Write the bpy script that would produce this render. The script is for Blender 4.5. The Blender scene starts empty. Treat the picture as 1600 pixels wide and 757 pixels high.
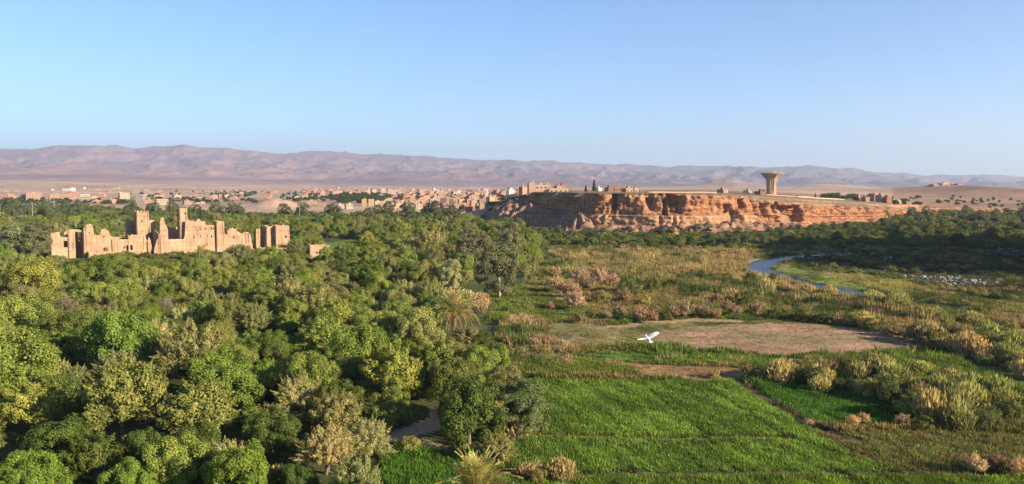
import bpy, math, random
import numpy as np
from mathutils import Vector
R = math.radians
sc = bpy.context.scene
# ------------------------------------------------------------------ camera, sky, sun
F, HZ, CAMZ = 1232.0, 290.0, 28.0            # focal length in photo pixels, horizon row, eye height in metres
PITCH = math.atan((378.5 - HZ) / F)
cam = bpy.data.cameras.new('camera'); camo = bpy.data.objects.new('camera', cam); sc.collection.objects.link(camo)
cam.sensor_width = 36; cam.lens = 36 * F / 1600; cam.clip_start = 0.5; cam.clip_end = 60000
camo.location = (0, 0, CAMZ); camo.rotation_euler = (math.pi / 2 - PITCH, 0, 0); sc.camera = camo
SUN_ROT, SUN_EL = 118.0, 19.5
w = bpy.data.worlds.new('World'); sc.world = w; w.use_nodes = True
wn = w.node_tree.nodes; sky = wn.new('ShaderNodeTexSky'); sky.sky_type = 'NISHITA'; sky.sun_disc = False
sky.sun_elevation = R(SUN_EL); sky.sun_rotation = R(SUN_ROT); sky.altitude = 1300
sky.air_density = 1.0; sky.dust_density = 0.45; sky.ozone_density = 5.0
w.node_tree.links.new(sky.outputs[0], wn['Background'].inputs[0]); wn['Background'].inputs[1].default_value = 0.09
sl = bpy.data.lights.new('sun', 'SUN'); sl.energy = 5.0; sl.angle = R(0.5); sl.color = (1.0, 0.84, 0.62)
so = bpy.data.objects.new('sun', sl); sc.collection.objects.link(so)
SD = Vector((math.sin(R(SUN_ROT)) * math.cos(R(SUN_EL)), math.cos(R(SUN_ROT)) * math.cos(R(SUN_EL)), math.sin(R(SUN_EL))))
so.rotation_euler = SD.to_track_quat('Z', 'Y').to_euler()
sc.view_settings.view_transform = 'Standard'; sc.view_settings.look = 'None'
sc.view_settings.exposure = 1.28; sc.view_settings.gamma = 1
sc.render.engine = 'CYCLES'
cy = sc.cycles
cy.max_bounces = 5; cy.diffuse_bounces = 3; cy.glossy_bounces = 2; cy.transmission_bounces = 3; cy.volume_bounces = 0
cy.transparent_max_bounces = 4; cy.use_denoising = True; cy.caustics_reflective = False; cy.caustics_refractive = False

col = sc.collection
# ------------------------------------------------------------------ helpers
def ray(px, py):
    u = (px - 800) / F; v = (378.5 - py) / F
    return u, math.cos(PITCH) + v * math.sin(PITCH), -math.sin(PITCH) + v * math.cos(PITCH)
def gp(px, py, z=0.0):
    a, b, c = ray(px, py); t = (z - CAMZ) / c
    return (a * t, b * t)
def at(px, py, Y):
    a, b, c = ray(px, py); t = Y / b
    return (a * t, Y, CAMZ + c * t)
def xy_at(px, Y, py=320):
    return at(px, py, Y)[:2]
def to_px(x, y, z):
    dz = z - CAMZ
    f = y * math.cos(PITCH) - dz * math.sin(PITCH); v = y * math.sin(PITCH) + dz * math.cos(PITCH)
    return 800 + F * x / f, 378.5 - F * v / f

def hash2(ix, iy, seed):
    n = (ix.astype(np.int64) * 374761393 + iy.astype(np.int64) * 668265263 + seed * 1442695041) & 0xffffffff
    n = ((n ^ (n >> 13)) * 1274126177) & 0xffffffff
    n = (n ^ (n >> 16)) & 0xffffffff
    return n / 4294967295.0
def vnoise(x, y, seed=0):
    x = np.asarray(x, float); y = np.asarray(y, float)
    ix = np.floor(x); iy = np.floor(y); fx = x - ix; fy = y - iy
    fx = fx * fx * fx * (fx * (fx * 6 - 15) + 10); fy = fy * fy * fy * (fy * (fy * 6 - 15) + 10)
    a = hash2(ix, iy, seed); b = hash2(ix + 1, iy, seed); c = hash2(ix, iy + 1, seed); d = hash2(ix + 1, iy + 1, seed)
    return (a + (b - a) * fx) * (1 - fy) + (c + (d - c) * fx) * fy
def fbm(x, y, seed=0, o=4, g=0.5):
    s = 0; a = 1; t = 0
    for i in range(o):
        s = s + a * vnoise(x * 2 ** i, y * 2 ** i, seed + 17 * i); t += a; a *= g
    return s / t
def ridged(x, y, seed=0, o=5):
    s = 0; a = 1; t = 0; w_ = 1
    for i in range(o):
        n = 1 - abs(2 * vnoise(x * 2 ** i, y * 2 ** i, seed + 31 * i) - 1); n = n * n
        s = s + a * n * w_; t += a; a *= 0.52; w_ = np.clip(n * 1.6, 0.2, 1)
    return s / t
def sstep(a, b, x):
    t = np.clip((np.asarray(x, float) - a) / (b - a), 0, 1); return t * t * (3 - 2 * t)
def inpoly(x, y, poly):
    c = np.zeros(np.shape(x), bool); n = len(poly)
    for i in range(n):
        x1, y1 = poly[i]; x2, y2 = poly[(i + 1) % n]
        if y1 == y2: continue
        k = ((y1 > y) != (y2 > y)) & (x < (x2 - x1) * (y - y1) / (y2 - y1) + x1)
        c ^= k
    return c
def seg_dist(x, y, pts):
    best = np.full(np.shape(x), 1e9)
    for (x1, y1), (x2, y2) in zip(pts[:-1], pts[1:]):
        dx, dy = x2 - x1, y2 - y1; t = np.clip(((x - x1) * dx + (y - y1) * dy) / (dx * dx + dy * dy), 0, 1)
        best = np.minimum(best, np.hypot(x - x1 - t * dx, y - y1 - t * dy))
    return best
def P(*pts):                                   # corners seen on level ground -> world polygon
    return [gp(a, b) for a, b in pts]

def mesh(name, V, Fc, mats=(), mi=None, smooth=False, attrs=None):
    V = np.asarray(V, np.float32); Fc = np.asarray(Fc, np.int32)
    m = bpy.data.meshes.new(name); k = Fc.shape[1]
    m.vertices.add(len(V)); m.vertices.foreach_set('co', V.ravel())
    m.loops.add(Fc.size); m.loops.foreach_set('vertex_index', Fc.ravel())
    m.polygons.add(len(Fc)); m.polygons.foreach_set('loop_start', np.arange(0, Fc.size, k, dtype=np.int32))
    for t in mats: m.materials.append(t)
    if mi is not None: m.polygons.foreach_set('material_index', np.asarray(mi, np.int32))
    if smooth: m.polygons.foreach_set('use_smooth', np.ones(len(Fc), bool))
    for n_, (dom, typ, arr) in (attrs or {}).items():
        a = m.attributes.new(n_, typ, dom)
        a.data.foreach_set('color' if 'COLOR' in typ else ('vector' if typ == 'FLOAT_VECTOR' else 'value'), np.asarray(arr, np.float32).ravel())
    m.update(calc_edges=True); m.validate()
    return m
def ob(name, data, parent=None, loc=None, **props):
    o = bpy.data.objects.new(name, data); col.objects.link(o)
    if parent: o.parent = parent
    if loc is not None: o.location = loc
    for k, v in props.items(): o[k] = v
    return o
def struct(name, m): return ob(name, m, kind='structure')
class MB:
    def __init__(s): s.v = []; s.f = []; s.m = []; s.n = 0
    def add(s, V, Fc, mi=0):
        V = np.asarray(V, float).reshape(-1, 3); s.v.append(V)
        for f in Fc:
            f = [i + s.n for i in f]
            s.f.append(f); s.m.append(mi)
        s.n += len(V)
    def box(s, x0, x1, y0, y1, z0, z1, mi=0, bottom=True):
        V = [(x0, y0, z0), (x1, y0, z0), (x1, y1, z0), (x0, y1, z0), (x0, y0, z1), (x1, y0, z1), (x1, y1, z1), (x0, y1, z1)]
        Q = [(0, 1, 5, 4), (1, 2, 6, 5), (2, 3, 7, 6), (3, 0, 4, 7), (4, 5, 6, 7)]
        if bottom: Q.append((3, 2, 1, 0))
        s.add(V, Q, mi)
    def tube(s, pts, rad, n=6, mi=0, cap=True):
        pts = [Vector(p) for p in pts]; V = []
        for i, p in enumerate(pts):
            d = (pts[min(i + 1, len(pts) - 1)] - pts[max(i - 1, 0)]).normalized()
            a = d.cross(Vector((0.3, 0.9, 0.1))).normalized(); b = d.cross(a)
            for k in range(n):
                t = 2 * math.pi * k / n; V.append(p + (a * math.cos(t) + b * math.sin(t)) * rad[i])
        Q = [(i * n + k, i * n + (k + 1) % n, (i + 1) * n + (k + 1) % n, (i + 1) * n + k) for i in range(len(pts) - 1) for k in range(n)]
        s.add([tuple(v) for v in V], Q, mi)
        if cap: s.f.append([s.n - n + k for k in range(n)]); s.m.append(mi)
    def build(s, name, mats, smooth=False):
        m = bpy.data.meshes.new(name); V = np.concatenate(s.v)
        m.from_pydata([tuple(v) for v in V], [], s.f)
        for t in mats: m.materials.append(t)
        m.polygons.foreach_set('material_index', s.m)
        if smooth: m.polygons.foreach_set('use_smooth', [True] * len(s.f))
        m.update(); return m

# ------------------------------------------------------------------ materials
def newmat(name):
    m = bpy.data.materials.new(name); m.use_nodes = True; nt = m.node_tree
    for n in list(nt.nodes): nt.nodes.remove(n)
    out = nt.nodes.new('ShaderNodeOutputMaterial'); return m, nt, out
def N(nt, t, **kw):
    n = nt.nodes.new(t)
    for k, v in kw.items():
        if k.startswith('i_'): n.inputs[k[2:].replace('_', ' ')].default_value = v
        elif k.startswith('n_'): n.inputs[int(k[2:])].default_value = v
        else: setattr(n, k, v)
    return n
def noise_n(nt, vec, scale, detail=4, rough=0.55):
    n = N(nt, 'ShaderNodeTexNoise'); n.inputs['Scale'].default_value = scale; n.inputs['Detail'].default_value = detail
    n.inputs['Roughness'].default_value = rough
    if vec is not None: nt.links.new(vec, n.inputs['Vector'])
    return n.outputs['Fac']
def ramp(nt, fac, stops):
    r = N(nt, 'ShaderNodeValToRGB'); e = r.color_ramp.elements
    while len(e) < len(stops): e.new(0.5)
    for k, (p, c) in zip(e, stops): k.position = p; k.color = (*c, 1) if len(c) == 3 else c
    nt.links.new(fac, r.inputs[0]); return r.outputs[0]
def mixc(nt, fac, a, b, mode='MIX'):
    m = N(nt, 'ShaderNodeMix', data_type='RGBA', blend_type=mode)
    for s, v in ((m.inputs[0], fac), (m.inputs[6], a), (m.inputs[7], b)):
        if hasattr(v, 'is_linked') or hasattr(v, 'links'): nt.links.new(v, s)
        else: s.default_value = v if not isinstance(v, tuple) else ((*v, 1) if len(v) == 3 else v)
    return m.outputs[2]
def g3(v): return (v, v, v)

def leaf_material(name, trans=0.3):
    m, nt, out = newmat(name); L = nt.links
    tint = N(nt, 'ShaderNodeAttribute', attribute_type='INSTANCER', attribute_name='tint')
    lv = N(nt, 'ShaderNodeAttribute', attribute_type='GEOMETRY', attribute_name='lv')
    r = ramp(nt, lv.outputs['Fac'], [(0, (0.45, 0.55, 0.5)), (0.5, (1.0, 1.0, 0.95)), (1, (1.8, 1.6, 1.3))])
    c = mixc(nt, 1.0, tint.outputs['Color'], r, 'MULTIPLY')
    d = N(nt, 'ShaderNodeBsdfDiffuse'); t = N(nt, 'ShaderNodeBsdfTranslucent'); s = N(nt, 'ShaderNodeMixShader'); s.inputs[0].default_value = trans
    L.new(c, d.inputs[0]); L.new(mixc(nt, 1.0, c, (1.15, 1.1, 0.6), 'MULTIPLY'), t.inputs[0])
    L.new(d.outputs[0], s.inputs[1]); L.new(t.outputs[0], s.inputs[2]); L.new(s.outputs[0], out.inputs[0])
    return m
LEAF = leaf_material('leaf'); BLADE = leaf_material('blade', 0.35)
def plain(name, base, var=0.25, scale=2.0, rough=0.9, bump=0.3, coord='Object', second=None, spec=0.15):
    m, nt, out = newmat(name); L = nt.links
    tc = N(nt, 'ShaderNodeTexCoord').outputs[coord]
    f = noise_n(nt, tc, scale, 6, 0.6); f2 = noise_n(nt, tc, scale * 0.17, 3)
    c = ramp(nt, f, [(0.3, tuple(b * (1 - var) for b in base)), (0.7, tuple(b * (1 + var) for b in base))])
    if second: c = mixc(nt, ramp(nt, f2, [(0.45, g3(0)), (0.62, g3(1))]), c, second)
    p = N(nt, 'ShaderNodeBsdfPrincipled'); p.inputs['Roughness'].default_value = rough; p.inputs['Specular IOR Level'].default_value = spec
    L.new(c, p.inputs['Base Color'])
    if bump:
        b = N(nt, 'ShaderNodeBump'); b.inputs['Strength'].default_value = bump; b.inputs['Distance'].default_value = 0.1
        L.new(f, b.inputs['Height']); L.new(b.outputs[0], p.inputs['Normal'])
    L.new(p.outputs[0], out.inputs[0]); return m
BARK = plain('bark', (0.16, 0.12, 0.09), 0.4, 6)
BARKW = plain('pale_bark', (0.27, 0.24, 0.20), 0.3, 5)
PALMBARK = plain('palm_bark', (0.17, 0.11, 0.07), 0.5, 9, bump=0.8)
TWIG = plain('dry_twig', (0.30, 0.22, 0.18), 0.3, 6)

# ------------------------------------------------------------------ terrain shape
EDGE = np.array([  # photo column, distance, height of the plateau edge
    (640, 760, 0), (715, 700, 1.5), (760, 640, 9), (778, 625, 13), (800, 620, 18.5), (835, 605, 23), (852, 585, 23), (890, 535, 23), (928, 486, 23), (938, 477, 23), (1000, 470, 23), (1060, 468, 23),
    (1110, 475, 22.6), (1180, 500, 21), (1250, 530, 18.6), (1300, 560, 16.4), (1370, 600, 13.5), (1400, 650, 11.5), (1440, 760, 8.5), (1600, 860, 4), (1800, 900, 4), (2400, 1000, 6)], float)
def colpx(x, y): return 800 + F * x / np.maximum(y, 1.0)
RR = np.array([300, 1000, 1500, 2500, 3500, 5000, 7000, 9000, 11500, 14000, 17000, 21000.])
XC = np.array([-600, 0, 150, 300, 500, 700, 900, 1100, 1300, 1600, 2000.])
YT = {1500: [309, 307, 307, 309, 308, 307, 296, 296, 297, 303, 303], 2500: [296, 295, 297, 299, 301, 300, 296, 296, 297, 299, 299],
      3500: [283, 283, 285, 291, 295, 297, 296, 296, 297, 300, 300], 5000: [288, 286, 286, 287, 291, 293, 294, 294, 295, 299, 299],
      7000: [276, 276, 275, 279, 283, 287, 288, 289, 291, 296, 296], 9000: [265, 265, 265, 267, 271, 277, 279, 282, 286, 290, 290],
      11500: [252, 252, 251, 253, 259, 266, 270, 272, 276, 285, 285]}
CREST = np.array([(-700, 240), (-200, 236), (0, 232), (50, 233), (100, 227), (140, 229), (200, 233), (215, 236), (245, 231), (262, 232), (290, 227), (320, 233), (355, 232), (400, 238), (460, 241), (500, 236), (520, 237), (560, 241), (640, 243),
    (690, 249), (750, 252), (850, 253), (950, 257), (1050, 261), (1150, 263), (1200, 263), (1240, 260), (1260, 258), (1290, 262), (1350, 266), (1400, 270), (1440, 274), (1500, 273), (1560, 275), (1600, 277), (1700, 279), (2200, 284)], float)
ZT = np.zeros((len(RR), len(XC)))
for i, r_ in enumerate(RR):
    if r_ in YT: ZT[i] = [CAMZ - (y_ - HZ) / F * r_ for y_ in YT[r_]]
ZT[2] = np.maximum(ZT[2], 0); 
def far_z(x, y):
    X = colpx(x, y); r = np.hypot(x, y) ; Yd = np.maximum(y, 1)
    lr = np.log(np.clip(Yd, 300, 20999)); LR = np.log(RR)
    k = np.clip(np.searchsorted(LR, lr, side='right') - 1, 0, len(RR) - 2); t = (lr - LR[k]) / (LR[k + 1] - LR[k]); t = t * t * (3 - 2 * t)
    cz = CAMZ - (np.interp(X, CREST[:, 0], CREST[:, 1]) - HZ) / F * 14000
    def row(q):
        out = np.zeros(np.shape(X))
        for i in range(len(RR)):
            mm = q == i
            if not mm.any(): continue
            if RR[i] == 14000: out[mm] = cz[mm]
            elif RR[i] > 14000: out[mm] = cz[mm] * (0.8 if RR[i] == 17000 else 0.4)
            else: out[mm] = np.interp(X[mm], XC, ZT[i])
        return out
    return row(k) * (1 - t) + row(k + 1) * t
MESA = [(204, 214), (197, 250), (203, 296), (235, 345), (470, 345), (470, 140), (262, 178)]
RIVER = [gp(*p) for p in ((1330, 397), (1285, 398), (1235, 401), (1196, 408), (1180, 420), (1215, 432), (1262, 444), (1310, 454), (1350, 461), (1400, 468), (1480, 480))]
def Hgt(x, y):
    x = np.asarray(x, float); y = np.asarray(y, float); sh = x.shape
    x = np.atleast_1d(x); y = np.atleast_1d(y)
    X = colpx(x, y); r = np.hypot(x, y)
    z = far_z(x, y) * sstep(700, 1000, y)
    # plateau behind the cliff edge
    ed = np.interp(X, EDGE[:, 0], EDGE[:, 1]); T = np.interp(X, EDGE[:, 0], EDGE[:, 2])
    m = sstep(5, 16, y - ed) * (X > 640) * (y > 300)
    pl = (T - 0.3) * (1 - sstep(900, 1700, y)) + far_z(x, y) * sstep(900, 1700, y)
    z = np.where(y > ed, np.where(X > 640, z * (1 - m) + pl * m, z), np.where(X > 640, 0, z))
    # hillocks of the plain
    z = z + (fbm(x / 260, y / 260, 5) - 0.5) * 14 * sstep(900, 2200, y)
    f9 = sstep(5200, 8500, y) 
    rw = ridged((x + 900 * fbm(x / 3000, y / 3000, 3)) / 2600, y / 2600, 11, 6)
    amp = np.interp(y, [5000, 7000, 9000, 11500, 13500, 14500, 21000], [0, 70, 150, 240, 110, 60, 100])
    g2 = ridged((x - .45 * y) / 900 + 2 * fbm(x / 1500, y / 1500, 7), (y + .3 * x) / 1900, 13, 5)
    g3_ = ridged(x / 400 + fbm(x / 700, y / 700, 71), y / 650, 19, 4)
    z = z + f9 * amp * ((rw - 0.42) * .75 + (g2 - .4) * .6 + (g3_ - .4) * .42)
    for hx, hy, w_, hgt in ((1135, 5200, 210, 60), (1290, 4300, 260, 26), (1500, 1500, 130, 12), (1560, 1350, 90, 9), (430, 960, 26, 13)):
        cx_ = (hx - 800) / F * hy
        z = z + hgt * np.exp(-(((x - cx_) / w_) ** 2 + ((y - hy) / (w_ * 1.3)) ** 2)) * (0.75 + 0.5 * fbm(x / (w_ * .3), y / (w_ * .3), 9))
    # valley floor
    near = 1 - sstep(500, 800, y)
    rd = seg_dist(x, y, RIVER)
    z = z + near * (1 - .85 * np.exp(-(rd / 14) ** 2)) * ((fbm(x / 30, y / 30, 1) - 0.5) * 0.9 + (fbm(x / 5, y / 5, 2) - 0.5) * 0.22 * (1 - sstep(150, 250, y)))
    z = z - near * 1.5 * np.exp(-(rd / (np.where(y > 240, 5.0, 3.0) + 4.5 * np.exp(-(np.hypot((x - POOL[0]), (y - POOL[1])) / 11) ** 2))) ** 4)
    # rise under the kasbah
    z = z + 1.6 * np.exp(-(seg_dist(x, y, [KA, KB]) / 14.0) ** 2)
    # hill the picture is taken from, spur and mesa beside it
    z = z + 25.5 * np.exp(-(np.maximum(y + 6, 0) / 20) ** 2) * (1 - sstep(60, 140, np.abs(x)))
    md = np.where(inpoly(x, y, MESA), -1, 1) * seg_dist(x, y, MESA + MESA[:1]) + 8 * (fbm(x / 14, y / 14, 4) - 0.5)
    z = np.maximum(z, -7 + 50 * (1 - sstep(-7, 5, md)))
    return z.reshape(sh)
# the kasbah's front line, turned away from the lens toward the river side
KA = at(80, 405, 282)[:2]; _d = Vector((math.cos(R(34)), math.sin(R(34))))
KD = (_d.x, _d.y); KN = (-_d.y, _d.x); KB = (KA[0] + KD[0] * 84, KA[1] + KD[1] * 84)
POOL = gp(1312, 454)
def hz(x, y): return float(Hgt(np.array([x]), np.array([y]))[0])
# ------------------------------------------------------------------ ground colours (what grows or lies where, with some shade and haze put in)
SOIL = (0.40, 0.27, 0.19); GREEN = (0.1, 0.155, 0.03); DKGREEN = (0.03, 0.085, 0.015); OLIVE = (0.17, 0.17, 0.055); GOLD = (0.29, 0.225, 0.105); TAN = (0.40, 0.27, 0.16)
ZONES = [  # colour, grass height, grass density, blur, corners
    ('plot', (0.225, 0.195, 0.085), 0.13, 1.1, P((945, 510), (1050, 503), (1160, 500), (1290, 497), (1390, 510), (1500, 532), (1440, 547), (1200, 555), (1100, 547), (1030, 541), (870, 541), (905, 520))),
    ('scrub', (0.055, 0.06, 0.03), 0.5, 1.0, P((1225, 398), (1700, 380), (1700, 480), (1560, 462), (1400, 440), (1290, 415), (1225, 405))),  # dark tone here is scrub plus the valley's shade put into the colour
    ('pinkfield', (0.37, 0.235, 0.16), 0.1, 0.9, P((1030, 518), (1100, 509), (1180, 505), (1270, 507), (1350, 517), (1420, 530), (1400, 545), (1200, 555), (1100, 547), (1030, 541), (1000, 535), (1005, 525))),
    ('strawband', (0.36, 0.27, 0.15), 0.12, 0.6, P((945, 509), (1050, 501), (1160, 498), (1160, 502), (1050, 506), (950, 513))),
    ('greenish2', (0.22, 0.20, 0.08), 0.2, 1.0, P((780, 520), (900, 505), (960, 512), (1000, 530), (1010, 541), (860, 545), (770, 550))),
    ('strip', (0.155, 0.19, 0.05), 0.3, 1.6, P((770, 556), (1000, 553), (1160, 557), (1262, 577), (1240, 590), (1000, 592), (800, 592))),
    ('strip2', (0.12, 0.18, 0.04), 0.35, 1.8, P((930, 549), (1200, 556), (1300, 570), (1250, 584), (1130, 566), (930, 562))),
    ('brown', (0.30, 0.19, 0.10), 0.1, 0.4, P((975, 568), (1190, 576), (1192, 590), (1120, 596), (1010, 591))),
    ('crop', (0.17, 0.265, 0.055), 0.24, 3.0, P((800, 596), (1152, 594), (1262, 665), (1330, 688), (1420, 720), (1500, 790), (700, 790), (790, 650))),
    ('crop2', (0.08, 0.17, 0.035), 0.2, 3.0, P((1165, 600), (1250, 598), (1420, 622), (1540, 668), (1330, 672), (1268, 662))),
    ('ploughed', (0.14, 0.18, 0.05), 0.22, 1.4, P((1262, 677), (1420, 672), (1560, 680), (1700, 700), (1700, 736), (1430, 738), (1330, 712))),
    ('crop3', (0.16, 0.235, 0.042), 0.28, 2.6, P((900, 746), (1200, 742), (1420, 740), (1640, 745), (1700, 800), (880, 800))),
    ('tanclump', (0.37, 0.27, 0.165), .75, 2.5, P((815, 500), (850, 515), (885, 540), (800, 545), (770, 535), (790, 510))),
    ('gold1', GOLD, 0.9, 1.6, P((880, 392), (1160, 392), (1175, 410), (1090, 412), (960, 420), (840, 405))),
    ('gold2', GOLD, 0.9, 2.4, P((1000, 415), (1110, 405), (1185, 428), (1300, 462), (1430, 485), (1500, 500), (1480, 512), (1300, 478), (1160, 468), (1040, 450))),
    ('gold3', (0.24, 0.215, 0.085), 0.8, 2.0, P((820, 420), (860, 412), (1040, 418), (1020, 440), (900, 440), (830, 455))),
    ('meadow', (0.17, 0.21, 0.05), 0.15, 1.0, P((1212, 414), (1262, 418), (1340, 440), (1400, 456), (1330, 450), (1250, 438), (1215, 428))),
    ('bank', (0.25, 0.23, 0.08), 0.4, 1.6, P((1245, 404), (1310, 415), (1420, 441), (1560, 465), (1700, 490), (1700, 512), (1500, 480), (1390, 458), (1310, 436), (1235, 414))),
    ('grass1', (0.145, 0.18, 0.045), 0.4, 1.8, P((770, 450), (860, 445), (905, 480), (930, 500), (820, 500), (760, 500))),
    ('clearing', (0.10, 0.19, 0.035), 0.25, 2.5, P((470, 580), (505, 575), (535, 620), (520, 645), (480, 625))),
    ('clearing2', (0.09, 0.17, 0.03), 0.35, 3.0, P((600, 700), (680, 685), (745, 710), (740, 770), (600, 770))),
    ('farfield', (0.12, 0.19, 0.04), 0.2, 1.0, P((500, 380), (580, 372), (610, 385), (560, 395), (500, 392))),
    ('trail', (0.46, 0.28, 0.18), 0.0, 0.0, P((590, 682), (640, 664), (668, 652), (676, 636), (688, 640), (684, 668), (650, 682), (600, 694))),
    ('trail2', (0.44, 0.28, 0.18), 0.0, 0.0, P((660, 682), (700, 690), (740, 712), (735, 722), (700, 706), (655, 692))),
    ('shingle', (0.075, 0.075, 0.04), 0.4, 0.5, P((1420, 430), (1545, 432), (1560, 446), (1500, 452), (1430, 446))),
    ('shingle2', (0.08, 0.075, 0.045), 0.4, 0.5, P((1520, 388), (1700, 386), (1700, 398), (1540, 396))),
]
def warp(x, y):
    s = 1 + np.clip((y - 100) / 150, 0, 2.5)
    return x + (fbm(x / 7, y / 7, 41) - .5) * 3.2 * s, y + (fbm(x / 7, y / 7, 42) - .5) * 4.5 * s
def paint(x, y):
    """albedo, grass height and grass density of the ground at x, y"""
    x = np.asarray(x, float); y = np.asarray(y, float); X = colpx(x, y); C = np.zeros(x.shape + (3,)); Hh = np.zeros(x.shape); D = np.zeros(x.shape)
    n1 = fbm(x / 40, y / 40, 21); n2 = fbm(x / 9, y / 9, 22); n3 = fbm(x / 300, y / 300, 23)
    far = np.array([0.45, 0.305, 0.21]) * (0.8 + 0.4 * n3[..., None]); mt = np.array([0.25, 0.15, 0.13]) * (0.75 + 0.5 * fbm(x / 1300, y / 700, 24)[..., None])
    mt = mt * np.interp(X, [300, 1100], [1.25, .9])[..., None] * np.stack([np.interp(X, [300, 1100], [1.0, .84]), np.ones(X.shape), np.interp(X, [300, 1100], [1.0, 1.18])], -1)  # rock paler on the left in place of thicker haze, bluish-grey on the right
    fw = sstep(4200, 6500, y)[..., None]; C[:] = far * (1 - fw) + mt * fw
    hillgreen = np.array([0.27, 0.16, 0.105]) * (0.6 + .8 * fbm(x / 60, y / 30, 77))[..., None]; hg = ((X > 1395) & (y > 900) & (y < 2600))[..., None] * 0.75; C = C * (1 - hg) + hillgreen * hg
    redbank = np.array([0.34, 0.185, 0.115]); rb = ((X > 1380) & (y > 600) & (y <= 900))[..., None] * 1.0; C = C * (1 - rb) + redbank * (0.8 + .4 * n2[..., None]) * rb
    tp = ((X > 760) & (X <= 1395) & (y > 440) & (y < 1000))[..., None] * 1.0; C = C * (1 - tp) + np.array([0.25, 0.17, 0.105]) * (0.8 + .4 * n2[..., None]) * tp
    # valley: left orchard floor, right water meadows
    ed = np.interp(X, EDGE[:, 0], EDGE[:, 1])
    orch = (y < 700) & ((y < ed) | (X < 700))
    orch &= ~((y > ed) & (X > 700))
    mix = np.clip((n1 - .35) * 3, 0, 1)[..., None]
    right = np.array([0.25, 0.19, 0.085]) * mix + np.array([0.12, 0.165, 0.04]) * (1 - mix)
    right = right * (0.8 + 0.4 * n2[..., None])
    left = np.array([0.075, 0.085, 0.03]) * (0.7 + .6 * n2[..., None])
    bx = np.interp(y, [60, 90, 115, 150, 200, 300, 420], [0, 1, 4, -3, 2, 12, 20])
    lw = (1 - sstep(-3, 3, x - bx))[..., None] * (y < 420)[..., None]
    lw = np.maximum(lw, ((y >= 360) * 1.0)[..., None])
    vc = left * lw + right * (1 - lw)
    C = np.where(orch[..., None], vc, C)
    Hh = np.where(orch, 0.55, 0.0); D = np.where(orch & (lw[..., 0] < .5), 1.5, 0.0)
    D = np.where((X > 1380) & (y > 280) & (y < 700), 0.6, D)
    wx, wy = warp(x, y)
    for nm, c, h, d, poly in ZONES:
        sharp = nm in ('crop', 'crop2', 'crop3', 'ploughed', 'strip', 'strip2', 'brown', 'plot')
        k = (0.25, 0.4) if sharp else (1, 1)
        m = inpoly(x + (wx - x) * k[0], y + (wy - y) * k[1], poly)
        if not m.any(): continue
        v = (0.8 + 0.4 * n2[m])[:, None]; cc = np.array(c) * v
        if nm == 'pinkfield':
            s = fbm(x[m] / 9, y[m] / 2.5, 33)[:, None]; cc = cc * (1 - 0.7 * sstep(.42, .6, s)) + np.array((0.21, 0.18, 0.08)) * 0.7 * sstep(.42, .6, s)
        if nm in ('crop', 'crop3', 'crop2', 'ploughed'):
            rows = 0.5 + 0.5 * np.sin((x[m] * 0.93 + y[m] * 0.36) * 2 * math.pi / (3.6 if nm != 'ploughed' else 2.4) + 2 * fbm(x[m] / 12, y[m] / 12, 51))
            cc = cc * (0.75 + 0.35 * rows[:, None]); 
            pt = sstep(.35, .65, fbm(x[m] / 6, y[m] / 9, 401))[:, None]; cc = cc * (0.78 + .4 * pt) * (1 - .12 * pt * np.array([0, .2, .6]))
            if nm == 'ploughed': cc = cc * rows[:, None] + np.array((0.19, 0.145, 0.075)) * (1 - rows[:, None])
        C[m] = cc; Hh[m] = h; D[m] = d
    mk = (y > 120) & (y < 430) & (D > .9) & (X > 700)
    if mk.any():
        a_ = fbm(x[mk] / 7, y[mk] / 14, 201); b_ = fbm(x[mk] / 13, y[mk] / 20, 202); c_ = fbm(x[mk] / 3, y[mk] / 5, 203)
        cc = C[mk] * (0.62 + .76 * a_)[:, None]; g_ = sstep(.54, .66, b_)[:, None]; cc = cc * (1 - g_) + np.array((.085, .11, .035)) * g_; t_ = (sstep(.58, .7, c_) * .7)[:, None]; cc = cc * (1 - t_) + np.array((.33, .235, .145)) * t_
        C[mk] = cc; Hh[mk] = Hh[mk] * (0.45 + 1.1 * a_); D[mk] = D[mk] * (0.35 + 1.3 * sstep(.3, .6, fbm(x[mk] / 5, y[mk] / 8, 204)))
    # damp, stony river bed and a dark ditch between the crops
    rd = seg_dist(x, y, RIVER); m = (rd < 5.5) & (y < 330) & (fbm(x / 6, y / 6, 71) > .45); C[m] = (0.17, 0.14, 0.10); D[m] = 0
    D = np.where(rd < 3.6, 0, D); D = np.where(np.hypot(x - POOL[0], (y - POOL[1] + 7) / 2) < 8.5, 0, D)
    dt = seg_dist(x, y, [gp(1152, 594), gp(1262, 664), gp(1345, 690)]); m = dt < 1.0; C[m] = (0.09, 0.075, 0.045); D[m] = 0.15
    dt = seg_dist(x, y, [gp(880, 744), gp(1100, 741), gp(1400, 739), gp(1640, 744)]); m = dt < 0.9; C[m] = (0.08, 0.07, 0.04); D[m] = 0.05
    dt = seg_dist(x, y, [gp(840, 680), gp(1045, 684), gp(1240, 684)]); m = dt < 0.7; C[m] = (0.20, 0.15, 0.08); D[m] = 0.15
    for l_ in ((gp(1000, 596), gp(1110, 684)), (gp(1090, 596), gp(1230, 684)), (gp(1240, 686), gp(1420, 742)), (gp(1180, 686), gp(1330, 742)), (gp(830, 560), gp(1100, 556))):
        dt = seg_dist(x, y, list(l_)); m = dt < .4; C[m] = C[m] * .5; D[m] = .6
    return C, Hh, D

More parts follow.
